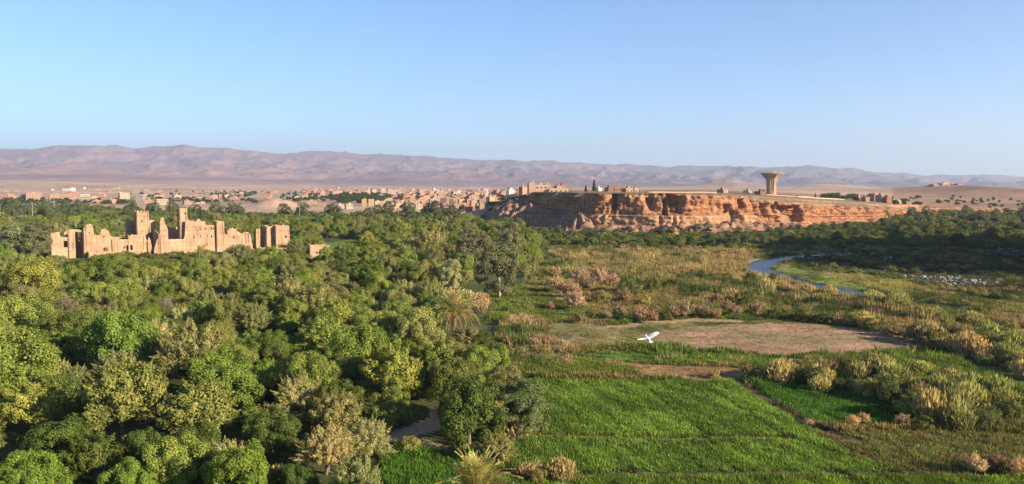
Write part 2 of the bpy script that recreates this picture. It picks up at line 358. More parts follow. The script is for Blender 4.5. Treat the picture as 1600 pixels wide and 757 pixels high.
def ground_mat():
    m, nt, out = newmat('ground'); L = nt.links
    a = N(nt, 'ShaderNodeAttribute', attribute_type='GEOMETRY', attribute_name='paint')
    pos = N(nt, 'ShaderNodeNewGeometry').outputs['Position']
    f1 = noise_n(nt, pos, 1.6, 8, 0.7); f2 = noise_n(nt, pos, 0.12, 6, 0.6); f3 = noise_n(nt, pos, 0.004, 8, 0.62)
    c = mixc(nt, 1.0, a.outputs['Color'], ramp(nt, f1, [(0.3, g3(0.62)), (0.7, g3(1.38))]), 'MULTIPLY')
    c = mixc(nt, 1.0, c, ramp(nt, f2, [(0.35, (0.78, 0.82, 0.8)), (0.65, (1.2, 1.16, 1.1))]), 'MULTIPLY')
    c = mixc(nt, 1.0, c, ramp(nt, f3, [(0.35, (0.78, 0.76, 0.76)), (0.65, (1.2, 1.2, 1.18))]), 'MULTIPLY')
    p = N(nt, 'ShaderNodeBsdfPrincipled'); p.inputs['Roughness'].default_value = 0.95; p.inputs['Specular IOR Level'].default_value = 0.05
    b = N(nt, 'ShaderNodeBump'); b.inputs['Strength'].default_value = 0.5; b.inputs['Distance'].default_value = 0.25
    L.new(f1, b.inputs['Height']); L.new(b.outputs[0], p.inputs['Normal']); L.new(c, p.inputs['Base Color']); L.new(p.outputs[0], out.inputs[0]); return m
GROUND = ground_mat()
def polar(name, radii, angs):
    A, Rr = np.meshgrid(angs, radii); x = Rr * np.sin(A); y = Rr * np.cos(A); z = Hgt(x, y)
    nr, na = x.shape; V = np.stack([x, y, z], -1).reshape(-1, 3)
    i = np.arange(nr - 1)[:, None] * na + np.arange(na - 1)[None, :]; i = i.ravel()
    Fc = np.stack([i, i + na, i + na + 1, i + 1], 1)[:, ::-1]
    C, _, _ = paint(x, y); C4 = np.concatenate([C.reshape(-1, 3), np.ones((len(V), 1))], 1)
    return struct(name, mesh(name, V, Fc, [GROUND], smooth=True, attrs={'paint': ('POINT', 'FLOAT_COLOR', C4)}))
angs = np.radians(np.arange(-52, 78.01, 0.2)); angs = angs[(angs > R(-52)) ]
rad1 = np.concatenate([[2, 6, 10, 14, 18, 22], 25 * (420 / 25) ** np.linspace(0, 1, 350), 420 * (5300 / 420) ** np.linspace(0, 1, 190)[1:]])
rad2 = 5300 * (21000 / 5300) ** np.linspace(0, 1, 150)
polar('ground', rad1, angs)
polar('mountain', rad2, np.radians(np.arange(-46, 46.01, 0.13)))

# ------------------------------------------------------------------ river water
def water_mat():
    m, nt, out = newmat('river_water'); p = N(nt, 'ShaderNodeBsdfPrincipled'); p.inputs['Base Color'].default_value = (0.03, 0.05, 0.085, 1)
    p.inputs['Roughness'].default_value = 0.33; p.inputs['IOR'].default_value = 1.5
    pos = N(nt, 'ShaderNodeNewGeometry').outputs['Position']; f = noise_n(nt, pos, 1.2, 3)
    b = N(nt, 'ShaderNodeBump'); b.inputs['Strength'].default_value = 1.0; b.inputs['Distance'].default_value = 0.35
    nt.links.new(f, b.inputs['Height']); nt.links.new(b.outputs[0], p.inputs['Normal']); nt.links.new(p.outputs[0], out.inputs[0]); return m
V = []; 
for i, (x, y) in enumerate(RIVER):
    a = Vector(RIVER[max(i - 1, 0)]); b = Vector(RIVER[min(i + 1, len(RIVER) - 1)]); d = (b - a).normalized(); wd = [4, 5, 7, 7, 7, 5, 5, 8, 10, 7, 5][i]
    V += [(x - d.y * wd, y + d.x * wd, -0.5), (x + d.y * wd, y - d.x * wd, -0.5)]
n_ = len(RIVER)
struct('river', mesh('river', V, [(2 * i, 2 * i + 1, 2 * i + 3, 2 * i + 2) for i in range(n_ - 1)], [water_mat()]))

# ------------------------------------------------------------------ cliff of the plateau
def rock_mat():
    m, nt, out = newmat('cliff_rock'); L = nt.links
    pos = N(nt, 'ShaderNodeNewGeometry').outputs['Position']
    mp = N(nt, 'ShaderNodeMapping'); mp.inputs['Scale'].default_value = (0.02, 0.02, 1.1); L.new(pos, mp.inputs[0])
    st = noise_n(nt, mp.outputs[0], 1.0, 5, 0.6)
    mp2 = N(nt, 'ShaderNodeMapping'); mp2.inputs['Scale'].default_value = (0.5, 0.5, 0.05); L.new(pos, mp2.inputs[0])
    fl = noise_n(nt, mp2.outputs[0], 1.0, 5, 0.6); fn = noise_n(nt, pos, 0.9, 8, 0.7)
    rel = N(nt, 'ShaderNodeAttribute', attribute_type='GEOMETRY', attribute_name='rel').outputs['Fac']
    base = ramp(nt, rel, [(0.0, (0.25, 0.15, 0.10)), (0.15, (0.27, 0.155, 0.10)), (0.2, (0.38, 0.22, 0.125)), (0.42, (0.39, 0.225, 0.13)), (0.46, (0.30, 0.15, 0.08)), (0.85, (0.335, 0.17, 0.088)), (1.0, (0.25, 0.16, 0.10))])
    c = mixc(nt, 1.0, base, ramp(nt, st, [(0.35, (0.75, 0.7, 0.68)), (0.5, g3(1)), (0.65, (1.25, 1.25, 1.2))]), 'MULTIPLY')
    c = mixc(nt, 1.0, c, ramp(nt, fl, [(0.35, (0.72, 0.68, 0.66)), (0.6, (1.12, 1.12, 1.12))]), 'MULTIPLY')
    c = mixc(nt, 1.0, c, ramp(nt, fn, [(0.3, g3(0.7)), (0.7, g3(1.25))]), 'MULTIPLY')
    p = N(nt, 'ShaderNodeBsdfPrincipled'); p.inputs['Roughness'].default_value = 0.95; p.inputs['Specular IOR Level'].default_value = 0.05
    b = N(nt, 'ShaderNodeBump'); b.inputs['Strength'].default_value = 0.8; b.inputs['Distance'].default_value = 0.5
    L.new(fn, b.inputs['Height']); L.new(b.outputs[0], p.inputs['Normal']); L.new(c, p.inputs['Base Color']); L.new(p.outputs[0], out.inputs[0]); return m
ROCK = rock_mat()
def cliff():
    e = EDGE[3:-1]; ex = (e[:, 0] - 800) / F * e[:, 1]; ey = e[:, 1]; s = np.concatenate([[0], np.cumsum(np.hypot(np.diff(ex), np.diff(ey)))])
    u = np.arange(0, s[-1], 0.75); x = np.interp(u, s, ex); y = np.interp(u, s, ey); T = np.interp(u, s, e[:, 2])
    k = np.ones(13) / 13
    def sm(a): return np.convolve(np.pad(a, 6, mode='reflect', reflect_type='odd'), k, 'valid')
    x = sm(x); y = sm(y); tx = sm(np.gradient(x)); ty = sm(np.gradient(y)); l = np.hypot(tx, ty); nx, ny = ty / l, -tx / l
    X = colpx(x, y); rw = sstep(1165, 1200, X); lw = 1 - sstep(800, 850, X); far = sstep(1370, 1410, X)
    rows = []; 
    for o in np.linspace(-34, -2, 9): rows.append((o, 1.0, 0, 0, 0))
    for t in np.linspace(0, 1, 34): rows.append((0 + .9 * t, 1 - 0.02 - t * .52, 1, 0, 0))
    for t in np.linspace(0.3, 1, 3): rows.append((.9 + 2.0 * t, 0.46 - .03 * t, .5, .2, 0))
    for t in np.linspace(0.1, 1, 14): rows.append((2.9 + .8 * t, 0.43 - .23 * t, .8, 0, 0))
    for t in np.linspace(0.05, 1, 26): rows.append((3.7 + 19 * t, 0.2 * (1 - t) ** 1.25 - 0.07 * t, .0, 1, t))
    V = []; rel = []
    jag = (fbm(u / 3.0, u * 0, 77) - .5)
    for j, (o, h, fw, tw, tt) in enumerate(rows):
        z = T * h; ex_ = 0
        oo = np.full_like(u, o)
        # the lower right stretch has a rounded brown cap and one tall face
        capz = np.where(o > -13, -(np.clip(o + 13, 0, 13) / 13) ** 2 * 3.2, 0) * rw * (0 if j > 8 else 1)
        z = z + capz - (3.2 * rw * (h - .2) / .8 if 9 <= j < 9 + 51 else 0)
        oo = oo - 2.0 * rw * (sstep(0, 1, (j - 43) / 5) if j > 42 else 0)
        zz = z
        q = (fbm(u / 16, zz / 26, 81) - .5) * 9 + (ridged(u / 9.5, zz / 14, 82, 4) - .5) * 2.6 + (fbm(zz / 1.0 + 3 * fbm(u / 40, zz / 9, 84), u / 45, 83) - .5) * 1.3 + (fbm(u / 2.2, zz / 2.2, 85) - .5) * 2.0
        q = q + (fbm(u / 12, zz / 7, 86) - .5) * 8 * rw * (X < 1262) + (fbm(u / 9, zz / 4, 87) - .5) * 3.5
        q = q + (np.floor(fbm(u / 8, zz / 7, 301) * 9) / 9 - .5) * 6.5 + (np.floor(fbm(u / 3.2, zz / 3.6, 302) * 6) / 6 - .5) * 2.0
        disp = q * fw
        for a, b, za, zb, dep in ALC:
            dep = dep * (1.3 if 1125 < a < 1250 else .85)
            wdt = sstep(a - 1.2, a + .8, X + jag * 4) * (1 - sstep(b - .8, b + 1.2, X + jag * 4)); hv = sstep(zb - 1, zb + 1, zz + 3 * (fbm(u / 3, u * 0, 88) - .5)) * (1 - sstep(za - .3, za + 1.0, zz))
            disp = disp - dep * wdt * hv * (fw > .3)
        if tw == 1:
            z = z + (ridged(u / 13, np.full_like(u, o / 22), 91, 5) - .45) * 5.5 * np.sin(min(tt * 1.15, 1) * math.pi) ** .6
            disp = disp + (fbm(u / 11, zz / 34, 81) - .5) * 7 * (1 - tt) * .8
        if j < 9: z = z + 0.15 + (fbm(u / 4, np.full_like(u, o / 4), 92) - .5) * .5 - (1.2 if j == 0 else 0); 
        if j in (7, 8, 9, 10): disp = disp + q * 0.6 * (1 if j < 9 else .4)
        # the sloping nose at the far end
        z = z * (1 - lw) + lw * (T * (1 - max(0, o) / 26) if o > -3 else z); oo = oo * (1 + lw * .2)
        V.append(np.stack([x + nx * (oo + disp), y + ny * (oo + disp), z], -1)); rel.append(np.full_like(u, np.clip(h, 0, 1)) * (1 - .0 * rw))
    V = np.array(V); nr, nu = V.shape[:2]; rel = np.array(rel); rel = np.where((rw > .5)[None, :] & (rel > .1) & (rel < .9), 0.6, rel); rel = np.where((lw > .5)[None, :], 0.05, rel)
    i = (np.arange(nr - 1)[:, None] * nu + np.arange(nu - 1)[None, :]).ravel()
    Fc = np.stack([i, i + nu, i + nu + 1, i + 1], 1)
    return mesh('cliff', V.reshape(-1, 3), Fc, [ROCK], smooth=False, attrs={'rel': ('POINT', 'FLOAT', rel.ravel())})
ALC = [(955, 962, 21.5, 13, 5), (951, 954, 12, 9, 2), (1009, 1022, 20, 13, 4.5), (1035, 1041, 19, 11, 6), (1044, 1063, 21, 11.5, 5), (1051, 1056, 15, 12, -3), (1081, 1085, 22, 15, 3), (1028, 1032, 10, 5.5, 2.5), (942, 946, 10, 6, 2.5), (1049, 1052, 10, 4, 2), (1057, 1060, 9.5, 4, 2),
       (1128, 1141, 16, 6, 7), (1152, 1163, 19, 13.5, 5), (1141, 1156, 12, 5, 8), (1176, 1183, 20, 8, 4), (1190, 1200, 16, 6, 5), (1214, 1222, 18, 3, 8), (1224, 1246, 14, 2, 6), (1196, 1212, 8, 1, 5), (1310, 1313, 14, 8, 1.5), (1110, 1114, 22, 12, 2),
       (856, 872, 20, 8, -4), (900, 915, 21, 10, -4)]
struct('cliff', cliff())
def mound(px, d, rx, ry, h, seed, name='rocky_mound', el=0.0):
    n = 44; g = np.linspace(-1, 1, n); gx, gy = np.meshgrid(g, g); rr = np.hypot(gx, gy); cx_, cy_ = (px - 800) / F * d, d
    X_ = cx_ + gx * rx; Y_ = cy_ + gy * ry
    prof = np.clip(1 - rr, -0.3, 1) * 1.0
    ang = np.arctan2(gy, gx)
    rg = ridged(ang * 2.2 + seed, rr * 1.2, seed, 4)
    z = el + h * (prof * 1.05 + np.where(rr < 1, (rg - .5) * .55 * np.sin(np.clip(rr, 0, 1) * math.pi), 0)) + (ridged(X_ / 5, Y_ / 5, seed, 4) - .5) * .22 * h + (np.floor(fbm(X_ / 4, Y_ / 4, seed + 3) * 7) / 7 - .5) * .25 * h - 0.5
    i = (np.arange(n - 1)[:, None] * n + np.arange(n - 1)[None, :]).ravel(); Fc = np.stack([i, i + 1, i + n + 1, i + n], 1)
    struct(name, mesh(name, np.stack([X_, Y_, z], -1).reshape(-1, 3), Fc, [ROCK], attrs={'rel': ('POINT', 'FLOAT', np.full(n * n, 0.1 if seed % 2 else 0.13))}))
for a in ((800, 590, 26, 40, 16, 1), (828, 560, 24, 34, 16, 2), (862, 535, 24, 30, 13, 3), (905, 482, 17, 22, 12, 5), (884, 500, 16, 22, 10, 4), (1042, 438, 15, 16, 7.5, 7), (1000, 446, 20, 18, 7, 6), (1110, 450, 22, 20, 8, 9), (1150, 462, 24, 22, 9, 8), (1190, 480, 20, 20, 7, 11), (960, 452, 18, 16, 6, 13), (1085, 446, 14, 14, 6, 15)):
    mound(*a)
# ------------------------------------------------------------------ plants
def unit(v): return v / np.maximum(np.linalg.norm(v, axis=-1, keepdims=True), 1e-9)
def quads(c, n, L_, W_, along, rng):
    """leaf-sized quads: centres c, face normals n, long axis near ALONG"""
    t = unit(along - n * np.sum(along * n, -1, keepdims=True)); b = np.cross(n, t)
    L_ = np.asarray(L_)[:, None] / 2; W_ = np.asarray(W_)[:, None] / 2
    k = rng.uniform(0.25, 1.0, (len(c), 1))
    V = np.stack([c - t * L_, c + b * W_ - t * L_ * .1, c + t * L_, c - b * W_ * k + t * L_ * .1], 1).reshape(-1, 3)
    i = np.arange(len(c)) * 4
    return V, np.stack([i, i + 1, i + 2, i + 3], 1)
def leafmesh(name, parts, rng, mat=None):
    V = np.concatenate([p[0] for p in parts]); o = 0; Fs = []; lv = []
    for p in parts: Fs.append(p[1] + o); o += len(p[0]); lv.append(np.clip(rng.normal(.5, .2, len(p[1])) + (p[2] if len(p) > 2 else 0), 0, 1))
    return mesh(name, V, np.concatenate(Fs), [mat or LEAF], attrs={'lv': ('FACE', 'FLOAT', np.concatenate(lv))})
def rdir(rng, n): return unit(rng.normal(size=(n, 3)))
def lump_crown(name, seed, nl, rad, cz, lr, leaves, ls, bottom=-.35, fill=.12, sq=1.0):
    rng = np.random.default_rng(seed); parts = []; rad = np.array(rad); cl = []
    off = rng.uniform(0, 9)
    while len(cl) < nl:
        d = rdir(rng, 1)[0]
        if d[2] < bottom: continue
        q = (0.52 + .72 * float(vnoise(np.array([math.atan2(d[1], d[0]) * 1.4 + off]), np.array([d[2] * 2.2 + off]), seed)[()][0]) + rng.uniform(-.06, .06))
        c = d * rad * q
        if all(np.linalg.norm(c - o_) > lr[0] * .75 for o_ in cl): cl.append(c)
        elif rng.random() < .02: cl.append(c)
    for c in cl:
        r_ = rng.uniform(*lr); n = int(leaves * r_ * r_); out = unit(c[None] * np.array([1, 1, .8]) + [0, 0, .45 * rad[2]])
        d = unit(rdir(rng, n) + out * .75); rr = r_ * rng.uniform(.55, 1.08, (n, 1)) * np.array([1, 1, sq])
        p = c + d * rr + [0, 0, cz]; nn = unit(d + rng.normal(size=(n, 3)) * .45 + [0, 0, .25])
        s = rng.uniform(*ls, n); parts.append((*quads(p, nn, s, s * rng.uniform(.6, .9, n), rdir(rng, n), rng), rng.normal(0, .1)))
    n = int(fill * sum(len(p[1]) for p in parts)); d = rdir(rng, n) * rng.uniform(.2, .75, (n, 1)) ** .6 * rad * .75; d[:, 2] = np.abs(d[:, 2]) * .9 - .15 * rad[2]
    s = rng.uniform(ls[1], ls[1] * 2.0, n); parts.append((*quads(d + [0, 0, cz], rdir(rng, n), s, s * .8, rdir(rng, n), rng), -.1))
    return leafmesh(name, parts, rng)
def plume_crown(name, seed, npl, rad, cz, plen, pr, leaves, ls, up=.6, base=.35, low=-.2):
    rng = np.random.default_rng(seed); parts = []; rad = np.array(rad)
    for i in range(npl):
        d = rdir(rng, 1)[0]
        while d[2] < low: d = rdir(rng, 1)[0]
        ln = rng.uniform(*plen); st = d * rad * rng.uniform(base, .8); ax = unit((d + [0, 0, up] + rng.normal(size=3) * .22)[None])[0]
        n = int(leaves * ln); t = rng.uniform(0, 1, n) ** .8; w_ = pr * np.sin(np.clip(t * 1.05 + .12, 0, 1) * math.pi) ** .7 + .03
        rd_ = rdir(rng, n); p = st + ax * (t * ln)[:, None] + rd_ * w_[:, None] + [0, 0, cz]
        nn = unit(rd_ + d * .5 + rng.normal(size=(n, 3)) * .35); s = rng.uniform(*ls, n)
        parts.append((*quads(p, nn, s, s * (.62 if pr > .6 else .42), unit(ax + rd_ * .6 + rng.normal(size=(n, 3)) * .3), rng), rng.normal(0, .12)))
    n = int(npl * 26); d = rdir(rng, n) * rng.uniform(.2, .75, (n, 1)) * rad; d[:, 2] = np.abs(d[:, 2]) - .2 * rad[2]; s = rng.uniform(ls[1] * .7, ls[1] * 1.4, n)
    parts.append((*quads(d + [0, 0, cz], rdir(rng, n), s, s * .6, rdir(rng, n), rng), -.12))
    return leafmesh(name, parts, rng)
def trunk_mesh(name, seed, h, r, limbs, spread, mat, top):
    rng = np.random.default_rng(seed); b = MB(); k = h * .4
    b.tube([(0, 0, -.6), (0, 0, .1), (.1, .05, k * .6), (.05, -.08, k)], [r * 1.5, r * 1.15, r * .9, r * .8], 7)
    for i in range(limbs):
        a = 2 * math.pi * i / limbs + rng.uniform(-.4, .4); s = spread * rng.uniform(.6, 1); e = (math.cos(a) * s, math.sin(a) * s, top * rng.uniform(.75, 1.0))
        m_ = (math.cos(a) * s * .45, math.sin(a) * s * .45, k + (e[2] - k) * .45 + rng.uniform(-.2, .3))
        b.tube([(0.03, -.04, k * .85), m_, e], [r * .62, r * .42, r * .12], 5)
        for q in range(2):
            a2 = a + rng.uniform(-.9, .9); e2 = (m_[0] + math.cos(a2) * s * .5, m_[1] + math.sin(a2) * s * .5, m_[2] + rng.uniform(.5, 1.6) * h / 7)
            b.tube([m_, ((m_[0] + e2[0]) / 2, (m_[1] + e2[1]) / 2, (m_[2] + e2[2]) / 2 + .15), e2], [r * .34, r * .22, r * .06], 4)
    return b.build(name, [mat])
def join_mesh(name, ms):
    V = []; li = []; ls = []; mi = []; lv = []; o = 0; lo = 0; mats = []
    for m in ms:
        co = np.zeros(len(m.vertices) * 3, np.float32); m.vertices.foreach_get('co', co); V.append(co.reshape(-1, 3))
        a = np.zeros(len(m.loops), np.int32); m.loops.foreach_get('vertex_index', a); li.append(a + o)
        a = np.zeros(len(m.polygons), np.int32); m.polygons.foreach_get('loop_start', a); ls.append(a + lo)
        mi.append(np.full(len(m.polygons), len(mats), np.int32)); mats += list(m.materials)
        a = np.full(len(m.polygons), .5, np.float32)
        if 'lv' in m.attributes: m.attributes['lv'].data.foreach_get('value', a)
        lv.append(a); o += len(m.vertices); lo += len(m.loops)
    r = bpy.data.meshes.new(name); V = np.concatenate(V); r.vertices.add(len(V)); r.vertices.foreach_set('co', V.ravel()); li = np.concatenate(li); r.loops.add(len(li)); r.loops.foreach_set('vertex_index', li)
    ls = np.concatenate(ls); r.polygons.add(len(ls)); r.polygons.foreach_set('loop_start', ls)
    for t in mats: r.materials.append(t)
    r.polygons.foreach_set('material_index', np.concatenate(mi)); a = r.attributes.new('lv', 'FLOAT', 'FACE'); a.data.foreach_set('value', np.concatenate(lv)); r.update(calc_edges=True); return r
KINDS = {}     # kind -> list of (crown mesh, trunk mesh, joined mesh, nominal radius, nominal height)
def reg(kind, crown, trunk, rad, hgt): KINDS.setdefault(kind, []).append((crown, trunk, join_mesh(kind + '_far', [crown, trunk]) , rad, hgt))
for s in range(5):
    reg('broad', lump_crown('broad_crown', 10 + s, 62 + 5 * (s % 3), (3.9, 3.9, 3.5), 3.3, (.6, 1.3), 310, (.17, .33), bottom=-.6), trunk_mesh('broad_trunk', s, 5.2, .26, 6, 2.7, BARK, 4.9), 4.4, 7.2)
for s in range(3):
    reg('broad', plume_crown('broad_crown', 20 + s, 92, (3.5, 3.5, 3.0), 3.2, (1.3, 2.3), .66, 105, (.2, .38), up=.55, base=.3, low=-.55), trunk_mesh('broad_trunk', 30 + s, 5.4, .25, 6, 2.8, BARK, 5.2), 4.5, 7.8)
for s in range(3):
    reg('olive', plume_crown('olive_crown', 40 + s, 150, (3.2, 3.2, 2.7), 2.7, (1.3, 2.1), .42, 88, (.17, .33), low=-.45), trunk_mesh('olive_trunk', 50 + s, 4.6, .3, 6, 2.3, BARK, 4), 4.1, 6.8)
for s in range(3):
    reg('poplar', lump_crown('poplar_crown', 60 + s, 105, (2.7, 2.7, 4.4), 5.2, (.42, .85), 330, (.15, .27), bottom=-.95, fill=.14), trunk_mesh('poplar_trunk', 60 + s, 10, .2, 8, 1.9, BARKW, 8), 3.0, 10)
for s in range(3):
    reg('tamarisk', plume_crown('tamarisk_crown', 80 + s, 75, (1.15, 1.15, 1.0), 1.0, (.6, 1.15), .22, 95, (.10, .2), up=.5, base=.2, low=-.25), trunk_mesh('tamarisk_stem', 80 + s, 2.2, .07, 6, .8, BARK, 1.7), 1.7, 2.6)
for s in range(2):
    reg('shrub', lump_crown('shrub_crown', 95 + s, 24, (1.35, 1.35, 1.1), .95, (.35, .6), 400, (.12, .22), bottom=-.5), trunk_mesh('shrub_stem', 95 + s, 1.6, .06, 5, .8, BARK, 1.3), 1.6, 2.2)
def reed_mesh(seed):
    rng = np.random.default_rng(seed); n = 520; a = rng.uniform(0, 6.28, n); r_ = 1.25 * rng.uniform(0, 1, n) ** .6; h = rng.uniform(1.5, 3.3, n) * (1 - .25 * r_)
    b0 = np.stack([np.cos(a) * r_, np.sin(a) * r_, 0 * a - .15], 1); lean = np.stack([np.cos(a) * r_ * .3, np.sin(a) * r_ * .3, 0 * a], 1) + rng.normal(size=(n, 3)) * [.25, .25, 0]
    p = b0 + lean * .5 + np.stack([0 * h, 0 * h, h / 2], 1); ax = unit(lean + np.stack([0 * h, 0 * h, h], 1)); nn = unit(np.cross(ax, rdir(rng, n)))
    q = p + ax * (h * .38)[:, None]
    return leafmesh('reed_crown', [(*quads(p, nn, h * 1.05, np.full(n, .07), ax, rng), -.1), (*quads(q, unit(nn + [.3, -.3, 0]), h * .26, np.full(n, .17), unit(ax + rdir(rng, n) * .3), rng), .2)], rng, BLADE)
stub = trunk_mesh('reed_stem', 3, .8, .05, 3, .4, BARK, .6)
for s in range(2): reg('reed', reed_mesh(s), stub, 1.3, 3)
def bare_mesh(seed):
    rng = np.random.default_rng(seed); b = MB()
    def br(p, d, l, r_, dep):
        e = p + d * l; b.tube([tuple(p), tuple(p + d * l * .5 + Vector(rng.normal(size=3) * l * .05)), tuple(e)], [r_, r_ * .8, r_ * .55], 4, cap=False)
        if dep == 0: return
        for _ in range(3 if dep > 1 else 4): br(e if rng.random() < .7 else p + d * l * .7, (d + Vector(rng.normal(size=3) * .55) + Vector((0, 0, .15))).normalized(), l * rng.uniform(.6, .85), r_ * .52, dep - 1)
    br(Vector((0, 0, -.3)), Vector((0, 0, 1)), 1.3, .17, 5); return b.build('bare_branches', [TWIG])
BARE = [bare_mesh(1), bare_mesh(2)]
for s in range(2):
    reg('bare', plume_crown('bare_crown', 140 + s, 60, (2.2, 2.2, 1.8), 2.9, (.8, 1.3), .3, 22, (.12, .22), up=.5), BARE[s], 2.8, 5)
def conifer(seed):
    rng = np.random.default_rng(seed); parts = []; n = 2600; t = rng.uniform(0, 1, n) ** .75; a = rng.uniform(0, 6.28, n); r_ = (1.5 * (1 - (1 - t)) * (.8 + .25 * np.sin(t * 30)) + .1) * rng.uniform(.6, 1, n)
    p = np.stack([np.cos(a) * r_, np.sin(a) * r_, 1 + (1 - t) * 6.5], 1); nn = unit(np.stack([np.cos(a), np.sin(a), 0 * a + .6], 1) + rng.normal(size=(n, 3)) * .4)
    return leafmesh('conifer_crown', [(*quads(p, nn, np.full(n, .5), np.full(n, .3), rdir(rng, n), rng), 0)], rng)
reg('conifer', conifer(4), trunk_mesh('conifer_trunk', 9, 5, .2, 3, .5, BARK, 3), 1.6, 7.6)

NAMES = {'broad': ('orchard_tree', 'tree', 'broadleaf tree'), 'olive': ('olive_tree', 'tree', 'olive tree'), 'poplar': ('poplar_tree', 'tree', 'poplar'), 'tamarisk': ('tamarisk_bush', 'bush', 'tamarisk bush'),
         'shrub': ('low_shrub', 'shrub', 'low shrub'), 'reed': ('reed_clump', 'reeds', 'reed clump'), 'bare': ('dry_tree', 'tree', 'dry tree'), 'conifer': ('conifer_tree', 'tree', 'conifer')}
TINTS = {'broad': [('dark green', (.10, .135, .034)), ('bright green', (.15, .21, .042)), ('yellow-green', (.25, .27, .06)), ('mid green', (.18, .205, .055)), ('olive green', (.22, .215, .08)), ('fresh green', (.205, .24, .058))],
         'olive': [('pale gold', (.36, .335, .145)), ('silvery yellow', (.29, .285, .115)), ('dusty olive', (.215, .215, .09))],
         'poplar': [('grey-green', (.18, .19, .10)), ('pale grey', (.28, .27, .155)), ('dull green', (.125, .15, .07))],
         'tamarisk': [('pinkish', (.44, .30, .20)), ('dusty rose', (.38, .26, .18)), ('brownish', (.29, .225, .13)), ('rosy tan', (.50, .34, .22))],
         'shrub': [('olive green', (.165, .175, .06)), ('dull green', (.11, .13, .045)), ('yellowish', (.27, .245, .085))],
         'reed': [('straw-coloured', (.37, .32, .165)), ('greenish', (.24, .25, .10)), ('golden', (.37, .29, .15))],
         'bare': [('reddish', (.26, .15, .11)), ('greyish', (.29, .24, .18))], 'conifer': [('dark', (.05, .07, .035))]}
PLANTS = []   # (kind, variant, x, y, scale xy, scale z, tone name, tint, zoff)
prng = random.Random(7)
def plant(kind, x, y, rad, tone=None, var=None, hs=None, z=None):
    ks = KINDS[kind]; v = prng.randrange(len(ks)) if var is None else var; s = rad / ks[v][3]
    tn = TINTS[kind][tone] if tone is not None else prng.choice(TINTS[kind]); j = prng.uniform(.85, 1.18)
    t = tuple(c * j * prng.uniform(.93, 1.07) for c in tn[1])
    PLANTS.append((kind, v, x, y, s, s * (hs or prng.uniform(.85, 1.1)), tn[0], t, z))
def at_px(kind, px, py, wpx, tone=None, hs=1.0, var=None):
    """a plant whose crown's middle shows at px, py and that is wpx wide in the photograph"""
    K = KINDS[kind][var or 0]; k = K[4] / K[3] * hs
    # centre height = .55*h, h = k*rad, rad = wpx/2/F*Y
    Y = 100.0
    for _ in range(7):
        rad = wpx / 2 / F * Y; g = hz((px - 800) / F * Y, Y); x, y = gp(px, py, g + .46 * k * rad); Y = y
    plant(kind, x, Y, wpx / 2 / F * Y, tone, var, hs)
B_, O_, PO, TM, SH, RE, BA = 'broad', 'olive', 'poplar', 'tamarisk', 'shrub', 'reed', 'bare'
